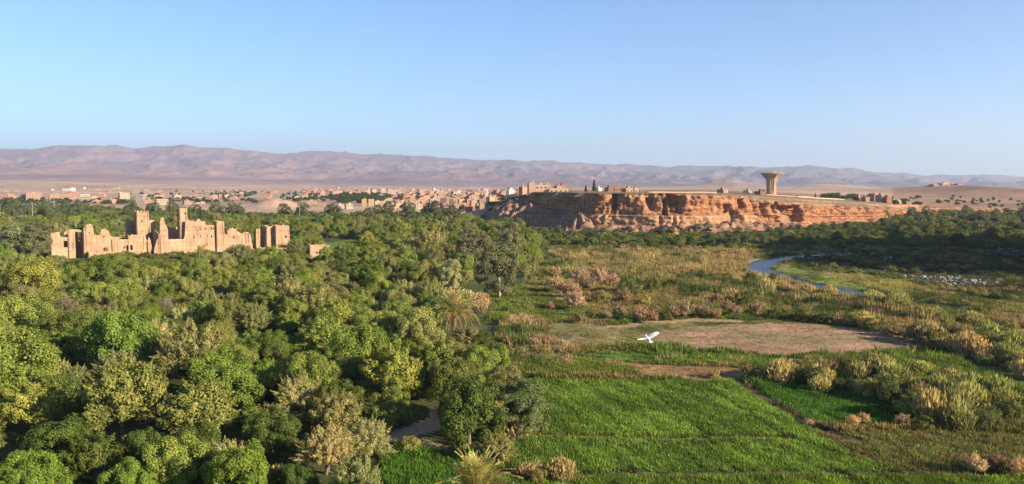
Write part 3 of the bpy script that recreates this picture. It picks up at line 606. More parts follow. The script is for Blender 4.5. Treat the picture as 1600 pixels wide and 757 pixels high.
for a in [(B_, 48, 640, 112, 2), (O_, 30, 588, 62, 0), (O_, 88, 583, 62, 0), (O_, 185, 580, 88, 0), (B_, 148, 632, 85, 1), (B_, 222, 622, 98, 1), (O_, 284, 632, 62, 0), (B_, 348, 596, 112, 1), (B_, 150, 715, 110, 0), (B_, 228, 712, 92, 0), (B_, 90, 735, 80, 0),  # last three: dark green tint stands in for the shadow across that corner
          (B_, 33, 738, 86, 2), (B_, 282, 728, 104, 5), (O_, 354, 722, 96, 0), (B_, 200, 755, 80, 1), (O_, 465, 622, 92, 0), (B_, 415, 585, 66, 1), (B_, 424, 680, 84, 0), (O_, 510, 702, 106, 0), (O_, 572, 688, 96, 0), (O_, 555, 752, 100, 1), (O_, 424, 748, 60, 0), (B_, 460, 755, 70, 0),
          (O_, 582, 592, 56, 2), (B_, 612, 640, 72, 3), (B_, 655, 602, 60, 3), (B_, 708, 596, 92, 3), (B_, 702, 636, 42, 2), (O_, 778, 702, 74, 1), (B_, 756, 640, 60, 4), (PO, 815, 642, 92, 2, .62), (BA, 550, 622, 34, 0), (BA, 478, 655, 40, 1), (SH, 642, 696, 34, 2), (SH, 716, 696, 24, 2),
          (B_, 505, 528, 96, 5), (B_, 602, 520, 84, 5), (B_, 686, 562, 84, 5), (B_, 428, 545, 62, 1), (B_, 560, 545, 62, 0), (B_, 752, 568, 76, 5), (B_, 640, 560, 60, 3), (O_, 590, 565, 44, 1),
          (B_, 348, 500, 72, 3), (B_, 300, 560, 70, 2), (B_, 258, 560, 60, 4), (O_, 240, 528, 74, 0), (O_, 282, 500, 58, 0), (O_, 212, 530, 50, 1), (B_, 120, 520, 96, 3), (B_, 160, 545, 92, 3), (B_, 30, 558, 62, 2), (B_, 55, 448, 96, 2), (B_, 18, 488, 56, 3), (B_, 122, 440, 60, 3), (B_, 150, 470, 66, 5),
          (B_, 200, 440, 66, 3), (B_, 268, 448, 62, 5), (B_, 384, 552, 50, 1), (B_, 235, 560, 44, 0), (BA, 108, 482, 54, 1), (BA, 258, 482, 44, 1), (O_, 310, 560, 46, 2), (B_, 405, 600, 50, 2), (B_, 75, 500, 50, 3), (B_, 222, 478, 50, 3), (B_, 452, 480, 60, 4), (B_, 515, 470, 66, 4), (B_, 560, 488, 58, 5), (B_, 620, 480, 62, 4),
          (PO, 780, 425, 80, 0, .66), (PO, 738, 396, 58, 0, .7), (PO, 702, 440, 40, 1), (O_, 672, 382, 62, 0), (B_, 826, 400, 44, 1), (PO, 800, 384, 50, 0, .7), (O_, 646, 385, 44, 1), (O_, 828, 372, 44, 2, .8), (B_, 806, 358, 44, 4, .8), (O_, 770, 356, 44, 2, .8), (B_, 722, 470, 34, 4), (PO, 20, 378, 66, 0, .62), (PO, 55, 382, 60, 0, .6), (PO, 2, 384, 50, 1, .6),
          (O_, 374, 394, 44, 2, .8), (O_, 356, 400, 26, 2, .8), (BA, 442, 388, 26, 0, .8), (SH, 292, 412, 22, 1), (BA, 294, 405, 22, 0, .8), (O_, 460, 382, 30, 2), (B_, 530, 405, 40, 0), (O_, 470, 395, 30, 2),
          # river meadow and field bushes
          (TM, 870, 445, 36, 0), (TM, 890, 452, 44, 0), (TM, 905, 435, 46, 1), (TM, 935, 432, 44, 1), (TM, 898, 470, 44, 0), (TM, 920, 445, 38, 2), (TM, 868, 425, 26, 3), (TM, 860, 478, 20, 1), (TM, 958, 440, 34, 1), (SH, 985, 448, 40, 0), (SH, 940, 466, 30, 2), (TM, 968, 488, 32, 2), (TM, 1000, 492, 36, 0), (TM, 1020, 496, 28, 1), (TM, 946, 492, 26, 2), (SH, 925, 492, 26, 1), (TM, 908, 498, 24, 2), (SH, 1005, 470, 26, 2), (SH, 1018, 448, 34, 1), (TM, 975, 462, 34, 2),
          (TM, 1052, 488, 32, 1), (TM, 1072, 484, 40, 1), (TM, 1098, 486, 34, 2), (TM, 1118, 490, 26, 0), (SH, 1040, 494, 22, 1), (TM, 1135, 478, 30, 2), (TM, 1150, 486, 28, 2), (SH, 1160, 470, 34, 1), (TM, 1182, 482, 30, 2), (SH, 1205, 488, 30, 1), (SH, 1180, 462, 28, 0), (TM, 1225, 484, 24, 2), (SH, 1250, 492, 30, 1), (RE, 1195, 448, 26, 0), (RE, 1145, 462, 22, 2), (SH, 1212, 436, 26, 1), (SH, 1175, 432, 24, 1), (RE, 1262, 452, 20, 2),
          (SH, 1115, 585, 22, 2), (TM, 1264, 660, 20, 3), (SH, 1286, 664, 16, 2), (TM, 1303, 664, 18, 2), (TM, 1334, 658, 28, 3), (TM, 1350, 654, 26, 3), (TM, 1410, 656, 30, 3), (SH, 1442, 662, 34, 1), (TM, 1524, 726, 46, 3), (TM, 1556, 722, 42, 2), (TM, 1592, 730, 42, 3), (SH, 1180, 588, 18, 1), (SH, 1165, 590, 14, 2)]:
    at_px(*a)
# the hedge of reeds and shrubs that runs from the bare field to the frame's edge, and other loose rows: seeds strewn along lines on the ground
def strew(line, n, kinds, rad, jit, seed, hs0=(.65, 1.0)):
    r_ = random.Random(seed); pts = [gp(*p) for p in line]; L_ = [math.dist(a, b) for a, b in zip(pts[:-1], pts[1:])]; tot = sum(L_)
    for i in range(n):
        d = (i + r_.random()) / n * tot; k = 0
        while d > L_[k] and k < len(L_) - 1: d -= L_[k]; k += 1
        t = d / L_[k]; x = pts[k][0] + (pts[k + 1][0] - pts[k][0]) * t + r_.gauss(0, jit); y = pts[k][1] + (pts[k + 1][1] - pts[k][1]) * t + r_.gauss(0, jit)
        if math.dist((x, y), (POOL[0], POOL[1] - 7)) < 13: continue
        kd, tn = r_.choice(kinds); plant(kd, x, y, r_.uniform(*rad), tn, hs=r_.uniform(*hs0))
strew(((1185, 588), (1290, 602), (1370, 622), (1440, 645), (1500, 668), (1560, 660)), 50, [(RE, 0), (SH, 0), (SH, 1), (SH, 1), (RE, 1), (SH, 0), (SH, 2), (TM, 2), (SH, 0)], (1.0, 1.9), 1.0, 11, (.8, 1.2))
strew(((1215, 580), (1330, 588), (1440, 620), (1540, 650), (1620, 655)), 52, [(SH, 0), (SH, 1), (RE, 1), (SH, 2), (SH, 0), (SH, 1), (TM, 2)], (1.1, 2.1), 1.8, 12, (.75, 1.15))
strew(((1360, 585), (1480, 600), (1600, 625)), 26, [(SH, 0), (SH, 1), (SH, 2), (RE, 1)], (.9, 1.8), 3.0, 13)
strew(((1250, 500), (1330, 508), (1420, 528), (1500, 552), (1620, 590)), 52, [(SH, 0), (SH, 1), (TM, 2), (SH, 2), (RE, 2)], (1.1, 2.2), 1.2, 14)
strew(((1440, 520), (1520, 530), (1620, 560)), 30, [(SH, 0), (SH, 2), (TM, 2), (RE, 1)], (1.2, 2.2), 3.0, 15)
strew(((1270, 468), (1350, 478), (1420, 492), (1500, 505), (1620, 520)), 44, [(SH, 0), (SH, 1), (SH, 2), (RE, 1)], (1.2, 2.3), 3.0, 16)
strew(((1150, 445), (1240, 458), (1330, 470), (1400, 478)), 22, [(RE, 0), (RE, 2), (SH, 1), (TM, 2)], (1.0, 1.8), 2.5, 17)
strew(((1245, 402), (1300, 416), (1400, 438), (1500, 455), (1620, 478)), 34, [(SH, 2), (SH, 0), (SH, 1)], (.8, 1.5), 2.5, 18)
strew(((1300, 410), (1450, 420), (1620, 430)), 30, [(SH, 1), (SH, 0)], (1.0, 2.0), 14, 19)
strew(((850, 402), (960, 398), (1080, 400), (1160, 398)), 26, [(SH, 0), (TM, 2), (SH, 1), (RE, 2)], (1.2, 2.2), 5, 20)
strew(((845, 396), (960, 390), (1100, 391), (1240, 390), (1400, 388)), 90, [(SH, 0), (SH, 1), (SH, 2), (TM, 2), (SH, 1)], (1.0, 2.4), 6, 25)
strew(((900, 405), (1000, 412), (1100, 402)), 24, [(SH, 0), (SH, 1), (TM, 2)], (.7, 1.5), 9, 26)
strew(((1060, 430), (1140, 440), (1180, 425)), 12, [(SH, 1), (TM, 2)], (1.0, 1.8), 4, 21)
strew(((770, 470), (800, 505), (780, 560), (770, 610), (800, 690)), 16, [(SH, 0), (SH, 2), (RE, 0), (SH, 1)], (.8, 1.6), 1.5, 22)
strew(((700, 470), (745, 470), (765, 490)), 7, [(RE, 0), (SH, 2), (RE, 2)], (1.2, 2.0), 2.0, 23)
strew(((810, 740), (850, 750), (880, 756)), 8, [(RE, 0), (SH, 2), (TM, 3)], (.7, 1.2), .8, 24)
# poisson filling: orchard on the left, thick belt under the cliff, trees up the far river
GRID = {}
def gadd(p):
    if p[0] not in (SH, RE, TM): GRID.setdefault((int(p[2] // 12), int(p[3] // 12)), []).append((p[2], p[3], p[4] * KINDS[p[0]][p[1]][3]))
for p in PLANTS: gadd(p)
def ok(x, y, r_, d=1.0):
    gx, gy = int(x // 12), int(y // 12)
    for i in (-1, 0, 1):
        for j in (-1, 0, 1):
            for qx, qy, rr in GRID.get((gx + i, gy + j), ()):
                if math.hypot(qx - x, qy - y) < (r_ + rr) * .74 * d: return False
    return True
CLEAR = [P((470, 590), (500, 580), (532, 620), (520, 650), (482, 630)), P((590, 690), (640, 655), (668, 632), (690, 640), (690, 672), (745, 700), (740, 790), (600, 790)), P((470, 388), (480, 398), (560, 398), (585, 380), (575, 372), (500, 374))]
KB2 = (KA[0] + KD[0] * 88 + 4, KA[1] + KD[1] * 88)
def fill(poly, n, kinds, rad, seed, dens=1.0, hs0=(.8, 1.05)):
    r_ = random.Random(seed); rg = np.random.default_rng(seed); xs = [p[0] for p in poly]; ys = [p[1] for p in poly]; c = 0
    X_ = rg.uniform(min(xs), max(xs), n * 2); Y_ = rg.uniform(min(ys), max(ys), n * 2); k = inpoly(X_, Y_, poly)
    for cp in CLEAR: k &= ~inpoly(X_, Y_, cp)
    px = 800 + F * X_ / Y_; k &= (px > -110) & (px < 1720)
    for x, y in zip(X_[k].tolist(), Y_[k].tolist()):
        rr = r_.uniform(*rad)
        s_ = (x - KA[0]) * KD[0] + (y - KA[1]) * KD[1]; o_ = (x - KA[0]) * KN[0] + (y - KA[1]) * KN[1]
        front = -8 < s_ < 92 and -60 < o_ <= 0
        if -8 < s_ < 92 and -7 - rr * .6 < o_ < 24: continue
        if y < 120: rr = min(rr * 1.25, 5.6)
        if front: rr = min(rr, 3.8)
        if math.dist((x, y), PALM1) < rr + 4.5 or math.dist((x, y), SMALLH) < rr + 5: continue
        if not ok(x, y, rr, dens): continue
        kd, tn = r_.choice(kinds); hs = r_.uniform(*hs0)
        if 738 < 800 + F * x / y < 860 and y > 400: hs *= .68
        if front: hs = .54; kd = 'broad' if kd == 'poplar' else kd
        plant(kd, x, y, rr, tn, hs=hs); gadd(PLANTS[-1]); c += 1
    return c
PALM1 = gp(710, 528); SMALLH = at(505, 401, 300)[:2]
ORCH = P((-60, 820), (-60, 352), (300, 350), (620, 352), (760, 362), (835, 378), (838, 420), (735, 440), (700, 470), (690, 500), (735, 545), (775, 560), (790, 620), (780, 700), (745, 700), (600, 690), (560, 820))
kd = [(B_, 0)] * 4 + [(B_, 1)] * 3 + [(B_, 3)] * 6 + [(B_, 4)] * 5 + [(B_, 2)] * 2 + [(B_, 5)] * 3 + [(O_, 1)] * 1 + [(O_, 2)] * 3
c1 = fill([(x, y) for x, y in ORCH], 9000, kd, (2.1, 5.2), 31, .95, (.75, 1.2))
NSEEN = len(PLANTS)
kb = [(B_, 0)] * 5 + [(B_, 1)] * 3 + [(B_, 3)] * 5 + [(B_, 4)] * 3 + [(PO, 2)] + [(O_, 2)] * 2
BELT = [gp(830, 386), gp(900, 382), gp(1000, 388), gp(1060, 383), gp(1160, 389), gp(1230, 382), gp(1300, 384), gp(1390, 380), (275, 440), (260, 560), (205, 520), (150, 463), (90, 452), (45, 440), (30, 455), (10, 520), (5, 440)]
c2 = fill(BELT, 4200, [(B_, 0)] * 4 + [(B_, 3)] * 4 + [(B_, 4)] * 2 + [(PO, 2)] * 1 + [(O_, 2)] * 2 + [(O_, 1)], (1.7, 3.3), 32, .9, (.5, .78))
RIVT = [gp(1380, 386), gp(1700, 392), (430, 330), (560, 640), (420, 760), (270, 600), (262, 500)]
c3 = fill(RIVT, 3600, [(B_, 0)] * 2 + [(B_, 3)] * 4 + [(B_, 4)] * 3 + [(PO, 0)] + [(O_, 2)] * 4, (2.2, 4.2), 33, 1.0, (.55, .95))
print('fill', c1, c2, c3, len(PLANTS))
FARG = [(-640, 500), (-570, 860), (-430, 800), (-300, 700), (-190, 640), (-90, 640), (-20, 600), (0, 560), (0, 470), (-60, 440), (-230, 420), (-420, 430)]
c4 = fill(FARG, 9000, kb, (4.0, 6.0), 34, .95, (.72, .95))
FG2 = [(-330, 345), (-400, 430), (-20, 420), (-10, 360), (-60, 370)]
c5 = fill(FG2, 5000, kb, (3.2, 5.0), 35, .95, (.75, .95))
print('far', c4, c5)
# ------------------------------------------------------------------ mud walls of the kasbah
def mud_mat(name, base, streak=.25):
    m, nt, out = newmat(name); L = nt.links; pos = N(nt, 'ShaderNodeNewGeometry').outputs['Position']
    mp = N(nt, 'ShaderNodeMapping'); mp.inputs['Scale'].default_value = (1.1, 1.1, .22); L.new(pos, mp.inputs[0]); f = noise_n(nt, mp.outputs[0], 1, 5, .65); f2 = noise_n(nt, pos, 2.6, 6, .7); f3 = noise_n(nt, pos, .22, 3)
    mp2 = N(nt, 'ShaderNodeMapping'); mp2.inputs['Scale'].default_value = (.05, .05, 1.35); L.new(pos, mp2.inputs[0]); f4 = noise_n(nt, mp2.outputs[0], 1, 2, .5)
    c = mixc(nt, 1.0, (*base, 1), ramp(nt, f, [(.35, g3(1 - streak)), (.6, g3(1.1))]), 'MULTIPLY'); c = mixc(nt, 1.0, c, ramp(nt, f2, [(.3, g3(.82)), (.7, g3(1.15))]), 'MULTIPLY')
    c = mixc(nt, 1.0, c, ramp(nt, f3, [(.35, (.86, .84, .84)), (.65, (1.1, 1.1, 1.08))]), 'MULTIPLY'); c = mixc(nt, 1.0, c, ramp(nt, f4, [(.4, g3(.9)), (.6, g3(1.06))]), 'MULTIPLY')
    p = N(nt, 'ShaderNodeBsdfPrincipled'); p.inputs['Roughness'].default_value = .95; p.inputs['Specular IOR Level'].default_value = .05
    b = N(nt, 'ShaderNodeBump'); b.inputs['Strength'].default_value = .6; b.inputs['Distance'].default_value = .15; L.new(f2, b.inputs['Height']); L.new(b.outputs[0], p.inputs['Normal'])
    L.new(c, p.inputs['Base Color']); L.new(p.outputs[0], out.inputs[0]); return m
MUD = mud_mat('mud_wall', (.39, .25, .158))
def kpos(s, off): return KA[0] + KD[0] * s + KN[0] * off, KA[1] + KD[1] * s + KN[1] * off
def ks(px, off=0.0):
    a, b, _ = ray(px, 375); k = a / b; return (k * (KA[1] + KN[1] * off) - KA[0] - KN[0] * off) / (KD[0] - k * KD[1])
def kz(px, py, off=0.0): s = ks(px, off); return at(px, py, kpos(s, off)[1])[2]
def wall_mesh(name, p0, d, prof, z0, th, holes=(), c=.45, seed=1, rag=.35, mat=None):
    """broken earth wall: profile prof [(s, top)], real openings, thickness, worn edges"""
    dn = (-d[1], d[0]); s0, s1 = prof[0][0], prof[-1][0]; ns = max(2, int((s1 - s0) / c)); S = np.linspace(s0, s1, ns + 1)
    br = sorted(h[k] for h in holes for k in (0, 1)); 
    for q in br:
        k = int(np.argmin(abs(S - q))); S[k] = q if 0 < k < ns else S[k]
    top = np.interp(S, [p[0] for p in prof], [p[1] for p in prof]) + (vnoise(S / .8, S * 0 + seed, 5) - .5) * rag * .9
    zt = top.max(); nz = max(2, int((zt - z0) / c)); Z = np.linspace(z0, zt, nz + 1)
    for q in sorted(h[k] for h in holes for k in (2, 3)):
        k = int(np.argmin(abs(Z - q))); Z[k] = q if 0 < k < nz else Z[k]
    S_, Z_ = np.meshgrid(S, Z, indexing='ij'); Zc = np.minimum(Z_, top[:, None])
    E = (Z[None, :-1] < np.maximum(top[:-1], top[1:])[:, None] - .04)
    mc, zc = (S[:-1] + S[1:]) / 2, (Z[:-1] + Z[1:]) / 2
    for h in holes: E &= ~((mc[:, None] > h[0]) & (mc[:, None] < h[1]) & (zc[None, :] > h[2]) & (zc[None, :] < h[3]))
    V = []; nv = (ns + 1) * (nz + 1)
    for side in (0, 1):
        batter = (Zc - z0) * .025; o = (th - batter * 1.0 if side else batter) + (fbm(S_ / 1.4 + 9 * side, Zc / 1.4, seed) - .5) * .22
        V.append(np.stack([p0[0] + d[0] * S_ + dn[0] * o, p0[1] + d[1] * S_ + dn[1] * o, Zc], -1).reshape(-1, 3))
    V = np.concatenate(V); Q = []
    def vi(i, j, s): return s * nv + i * (nz + 1) + j
    Ep = np.pad(E, 1)
    for i, j in zip(*np.nonzero(E)):
        Q.append((vi(i, j, 0), vi(i + 1, j, 0), vi(i + 1, j + 1, 0), vi(i, j + 1, 0))); Q.append((vi(i, j, 1), vi(i, j + 1, 1), vi(i + 1, j + 1, 1), vi(i + 1, j, 1)))
        if not Ep[i, j + 1]: Q.append((vi(i, j, 0), vi(i, j + 1, 0), vi(i, j + 1, 1), vi(i, j, 1)))
        if not Ep[i + 2, j + 1]: Q.append((vi(i + 1, j, 0), vi(i + 1, j, 1), vi(i + 1, j + 1, 1), vi(i + 1, j + 1, 0)))
        if not Ep[i + 1, j + 2]: Q.append((vi(i, j + 1, 0), vi(i + 1, j + 1, 0), vi(i + 1, j + 1, 1), vi(i, j + 1, 1)))
        if not Ep[i + 1, j]: Q.append((vi(i, j, 0), vi(i, j, 1), vi(i + 1, j, 1), vi(i + 1, j, 0)))
    return mesh(name, V, Q, [mat or MUD])
kas = ob('ruined_kasbah', None, loc=(0, 0, 0), label='long ruined mud-brick kasbah with broken walls and towers among the trees', category='ruin')
KBASE = -0.5
def kwall(off, prof, th=.9, holes=(), name='wall', seed=1, rag=.25):
    pr = [(ks(a, off), kz(a, b, off)) for a, b in prof]
    hs = [(ks(a, off), ks(b, off), kz(a, d_, off), kz(a, c_, off)) for a, b, c_, d_ in holes]
    ob(name, wall_mesh('kasbah_' + name, kpos(0, off), KD, pr, KBASE, th, hs, seed=seed, rag=rag), kas)
def kcross(px, off0, ln, pyt, pyt2=None, th=.9, seed=3, holes=(), name='wall'):
    s = ks(px, off0); z = kz(px, pyt, off0); z2 = kz(px, pyt2 or pyt, off0); ob(name, wall_mesh('kasbah_' + name, kpos(s, off0), KN, [(0, z), (ln * .5, (z + z2) / 2 + .3), (ln, z2)], KBASE, th, holes, seed=seed), kas)
def ktower(off, pa, pb, py, dep, seed, holes=(), merlons=0, rag=.12, name='tower', z0=KBASE):
    """square tower of four standing walls, as one part"""
    s0, s1 = ks(pa, off), ks(pb, off); z = kz((pa + pb) / 2, py, off); th = .7; ms = []
    def prof(L_):
        if not merlons: return [(0, z), (L_, z)]
        n = max(2, int(round(L_ / 1.25))); p = []
        for i in range(n):
            a, b = L_ * i / n, L_ * (i + 1) / n; m = (a + b) / 2; w_ = (b - a) * .28; p += [(a + .01, z), (m - w_, z), (m - w_ + .02, z + merlons), (m + w_, z + merlons), (m + w_ + .02, z)]
        p[0] = (0, z); p.append((L_, z)); return p
    hs = [(ks(a, off) - s0, ks(b, off) - s0, kz(a, d_, off), kz(a, c_, off)) for a, b, c_, d_ in holes]
    A = kpos(s0, off); B = kpos(s1, off + dep); c = .3 if merlons else .45
    ms.append(wall_mesh('t', A, KD, prof(s1 - s0), z0, th, hs, c, seed, rag)); ms.append(wall_mesh('t', kpos(s0, off + dep - th), KD, prof(s1 - s0), z0, th, (), c, seed + 1, rag))
    ms.append(wall_mesh('t', kpos(s0 + th * .96, off + .05), KN, prof(dep - .1), z0, th, [(dep * .4, dep * .55, z - 3.5, z - 2.2)], c, seed + 2, rag)); ms.append(wall_mesh('t', kpos(s1 - .02, off + .05), KN, prof(dep - .1), z0, th, (), c, seed + 3, rag))
    ob(name, join_plain('kasbah_' + name, ms), kas)
def join_plain(name, ms):
    V = []; Q = []; o = 0
    for m in ms:
        co = np.zeros(len(m.vertices) * 3, np.float32); m.vertices.foreach_get('co', co); V.append(co.reshape(-1, 3)); li = np.zeros(len(m.loops), np.int32); m.loops.foreach_get('vertex_index', li); Q.append(li.reshape(-1, 4) + o); o += len(m.vertices)
    return mesh(name, np.concatenate(V), np.concatenate(Q), [ms[0].materials[0]])
kwall(1, [(79, 363), (93, 363), (94, 370.5), (106.5, 371)], holes=[(99, 105, 377, 387)], seed=2)
kwall(.6, [(106.5, 359), (110, 358), (117.5, 360)], seed=3, th=1.4)
kcross(117.5, .7, 7, 361, 366)
kwall(7, [(100, 364), (107, 359), (122, 359), (127, 360), (134, 365)], holes=[(122, 126, 363, 378)], seed=4)
kwall(-1, [(134, 352), (137, 352.5), (138.5, 350), (140, 352), (141.2, 349), (143, 349.5), (145, 352), (147, 353), (147.3, 368), (157, 368), (157.3, 359.5), (160, 358), (166, 358), (168, 368), (169, 380), (172, 391)], holes=[(160.5, 163.5, 369.5, 371.5), (138.8, 140.6, 363, 365.5), (161, 168, 388, 393)], seed=5, th=1.1)
kcross(134.6, -.9, 9, 356, 366, th=1.0, seed=7)
kcross(167, 0, 6, 362, 368, seed=8)
kwall(3, [(166, 358), (171, 362), (174, 370), (178.5, 376), (179, 388)], seed=6)
ktower(-5, 137, 154, 394.5, 3.6, 21, rag=.2)
kwall(2.6, [(178, 374), (203, 374.5), (203.4, 367), (226.5, 367), (228, 372), (231, 380)], holes=[(197, 206.5, 383.5, 392), (193, 195.5, 386, 388.5)], seed=9)
kcross(178.5, 2.7, 9, 374, 372); kcross(203.5, 2.7, 8, 368, 370); kcross(227, 2.7, 8, 370, 376, seed=12)
kwall(11, [(168, 368), (182, 371), (200, 371), (206, 368)], seed=13)
kwall(2, [(230.5, 378), (233, 370), (235, 374), (238, 392)], seed=14, th=.7); kwall(5, [(229, 392), (239, 388), (246, 386)], seed=15)
kwall(.4, [(240, 392), (245, 376), (247.5, 372), (250, 374)], seed=16, th=.7)
kwall(-4.5, [(154, 396), (168, 393), (188, 396), (205, 399), (228, 397), (250, 399), (300, 401), (338, 402), (352, 398)], seed=17, th=1.2, rag=.4)
kwall(0, [(250, 363.5), (261, 363), (261.5, 374), (289, 374), (289.5, 346), (292, 344.5), (304, 345), (305, 347), (309, 346), (310, 343), (313, 342.5), (316, 347), (321, 344.5), (322.5, 352), (338, 352.5)], seed=18, th=1.2,
      holes=[(311.4, 313.4, 357, 360), (320.2, 322.2, 356, 359.3), (329.8, 331.6, 356, 359.3), (333.4, 335.2, 357, 360), (312.6, 314, 368.5, 371.3), (302.6, 304, 370, 372.4), (323.5, 324.8, 368.8, 371), (329.8, 331.8, 368, 371.6), (321.8, 323.8, 380.4, 383.4), (264, 266.3, 394.5, 398.6), (298, 306, 355.4, 357.6), (256, 257.6, 369, 371)])
kcross(250.6, .4, 11, 366, 362); kcross(337, .9, 10, 354, 362)
kwall(11, [(251, 356), (262, 352), (268, 356), (278, 355), (290, 350), (338, 358)], seed=19)
kwall(7, [(250.5, 350), (252.5, 341), (256, 339.5), (258, 341), (258.6, 350), (262, 353), (263, 360)], seed=20, th=1.2)
ktower(13, 214, 234, 332.8, 6.6, 31, merlons=.75, rag=.04, holes=[(222, 223.4, 345, 348)]); kwall(19, [(196, 345.5), (210, 346)], seed=21); kwall(17, [(234, 344.5), (243.5, 344.5)], seed=22, th=3)
ktower(2, 281.5, 294, 326.2, 4.8, 33, holes=[(289.6, 291.4, 332.4, 336)], rag=.3)
kwall(1.7, [(292, 332), (295.5, 343), (298, 352)], seed=24, th=2)
ktower(-.9, 338.5, 351, 346, 5, 35, rag=.4)
kwall(.8, [(351, 362), (353, 367.5), (358, 366), (358.4, 357.8), (362, 357), (370.3, 358), (370.6, 367), (375, 368), (381, 374)], holes=[(360, 367, 370, 372.6)], seed=25)
kwall(4, [(374, 372), (380, 363.5), (388, 362.5), (391.5, 367), (393.5, 378), (395, 392)], holes=[(382.6, 384.2, 365, 382), (387, 388.6, 366, 381)], seed=26, th=.7); kcross(358, 1, 6, 360, 366, seed=9); kwall(9, [(352, 366), (372, 362), (392, 372)], seed=10)
kwall(0, [(388, 388), (394, 388), (402, 392), (410, 396)], seed=27, th=2.5, rag=.6)
ktower(6, 400, 406.5, 357.5, 3.4, 37, rag=.5); ktower(3, 416.5, 430.6, 354, 8, 39, rag=.3); ktower(.6, 430.8, 452.6, 353, 7.5, 41, rag=.5, holes=[(445.8, 448.4, 368.4, 372)])
kwall(3.5, [(406, 385), (411, 388), (417, 384)], seed=29)
# small mud hut beyond the trees
hut = ob('mud_hut', None, label='small flat mud hut with two tiny windows standing apart from the kasbah', category='hut')
hx, hy = at(484, 401, 292)[:2]; hz0 = hz(hx, hy)
def hutwall(p0, d, L_, zt, holes=()): ob('wall', wall_mesh('hut_wall', p0, d, [(0, zt), (L_, zt)], hz0 - .5, .5, holes, .4, 3, .1), hut)
HD = (math.cos(R(20)), math.sin(R(20))); HN = (-HD[1], HD[0])
def hp(a, b): return (hx + HD[0] * a + HN[0] * b, hy + HD[1] * a + HN[1] * b)
hzt = at(484, 384.5, 292)[2]; hzb = hzt - 2.2
hutwall(hp(0, 0), HD, 7.4, hzt, [(2.3, 2.75, hzb - .9, hzb - .1), (4.1, 4.55, hzb - .9, hzb - .1)]); hutwall(hp(0, 5), HD, 7.4, hzt); hutwall(hp(.5, .5), HN, 4.5, hzt); hutwall(hp(7.4, .5), HN, 4.5, hzt)
hutwall(hp(7.45, .2), HD, 3.4, hzb); hutwall(hp(10.9, .7), HN, 4, hzb); hutwall(hp(7.45, 4.7), HD, 3.4, hzb)
b = MB(); b.box(.5, 6.9, .5, 5, -.25, 0); b.box(7.0, 10.4, .7, 4.7, -2.5, -2.3); rm = b.build('hut_roof', [MUD]); o = ob('roof', rm, hut, loc=(hx, hy, hzt - .4)); o.rotation_euler = (0, 0, R(20))

# ------------------------------------------------------------------ houses
def paintmat(name, c, var=.12): return plain(name, c, var, .5, .9, .1, 'Object', None, .1)
HC = {'pink': (.36, .20, .15), 'tan': (.34, .22, .15), 'cream': (.40, .30, .205), 'white': (.56, .52, .46), 'orange': (.34, .17, .105), 'red': (.30, .11, .085), 'grey': (.27, .23, .20), 'brown': (.19, .12, .095), 'ochre': (.40, .28, .155), 'salmon': (.38, .21, .155)}
HM = {k: paintmat(k + '_plaster', v) for k, v in HC.items()}; GLASSD = plain('window_dark', (.035, .035, .04), .1, 1, .3, 0, 'Object', None, .5); ROOFM = plain('roof_earth', (.36, .27, .2), .2, .6)
wb = MB(); wb.box(-.5, .5, -.04, .06, -.5, .5, 0); WIN = None
def window_mesh():
    b = MB(); b.box(-.5, .5, -.03, .05, -.5, .5, 0)
    for a in ((-.58, -.5, -.56, .56), (.5, .58, -.56, .56)): b.box(a[0], a[1], -.08, .05, a[2], a[3], 1)
    b.box(-.5, .5, -.08, .05, .5, .58, 1); b.box(-.6, .6, -.12, .05, -.6, -.5, 1); return b.build('window', [GLASSD, HM['cream']])
WIN = window_mesh(); HSH = {}
def house_mesh(ckey, w_, d_, h, seed):
    r_ = random.Random(seed); b = MB(); b.box(-w_ / 2, w_ / 2, 0, d_, -1.5, h, 0); t = .25; p = .6; mats = [HM[ckey], ROOFM]
    b.box(-w_ / 2, w_ / 2, 0, t, h + .002, h + p); b.box(-w_ / 2, w_ / 2, d_ - t, d_, h + .002, h + p); b.box(-w_ / 2, -w_ / 2 + t, t, d_ - t, h + .002, h + p); b.box(w_ / 2 - t, w_ / 2, t, d_ - t, h + .002, h + p)
    q = r_.random(); x0 = r_.uniform(-w_ * .3, w_ * .05)
    if q < .6: b.box(x0, x0 + w_ * .3, d_ * .4, d_ * .75, h + .003, h + 2.2)
    if q > .45: b.box(w_ * .1, w_ * .1 + 1.1, d_ * .5, d_ * .5 + 1.1, h + .004, h + 1.4)
    b.box(-w_ / 2 + t, w_ / 2 - t, t, d_ - t, h + .001, h + .05, 1); return b.build('house', mats)
HOUSES = []   # px, py, description, object
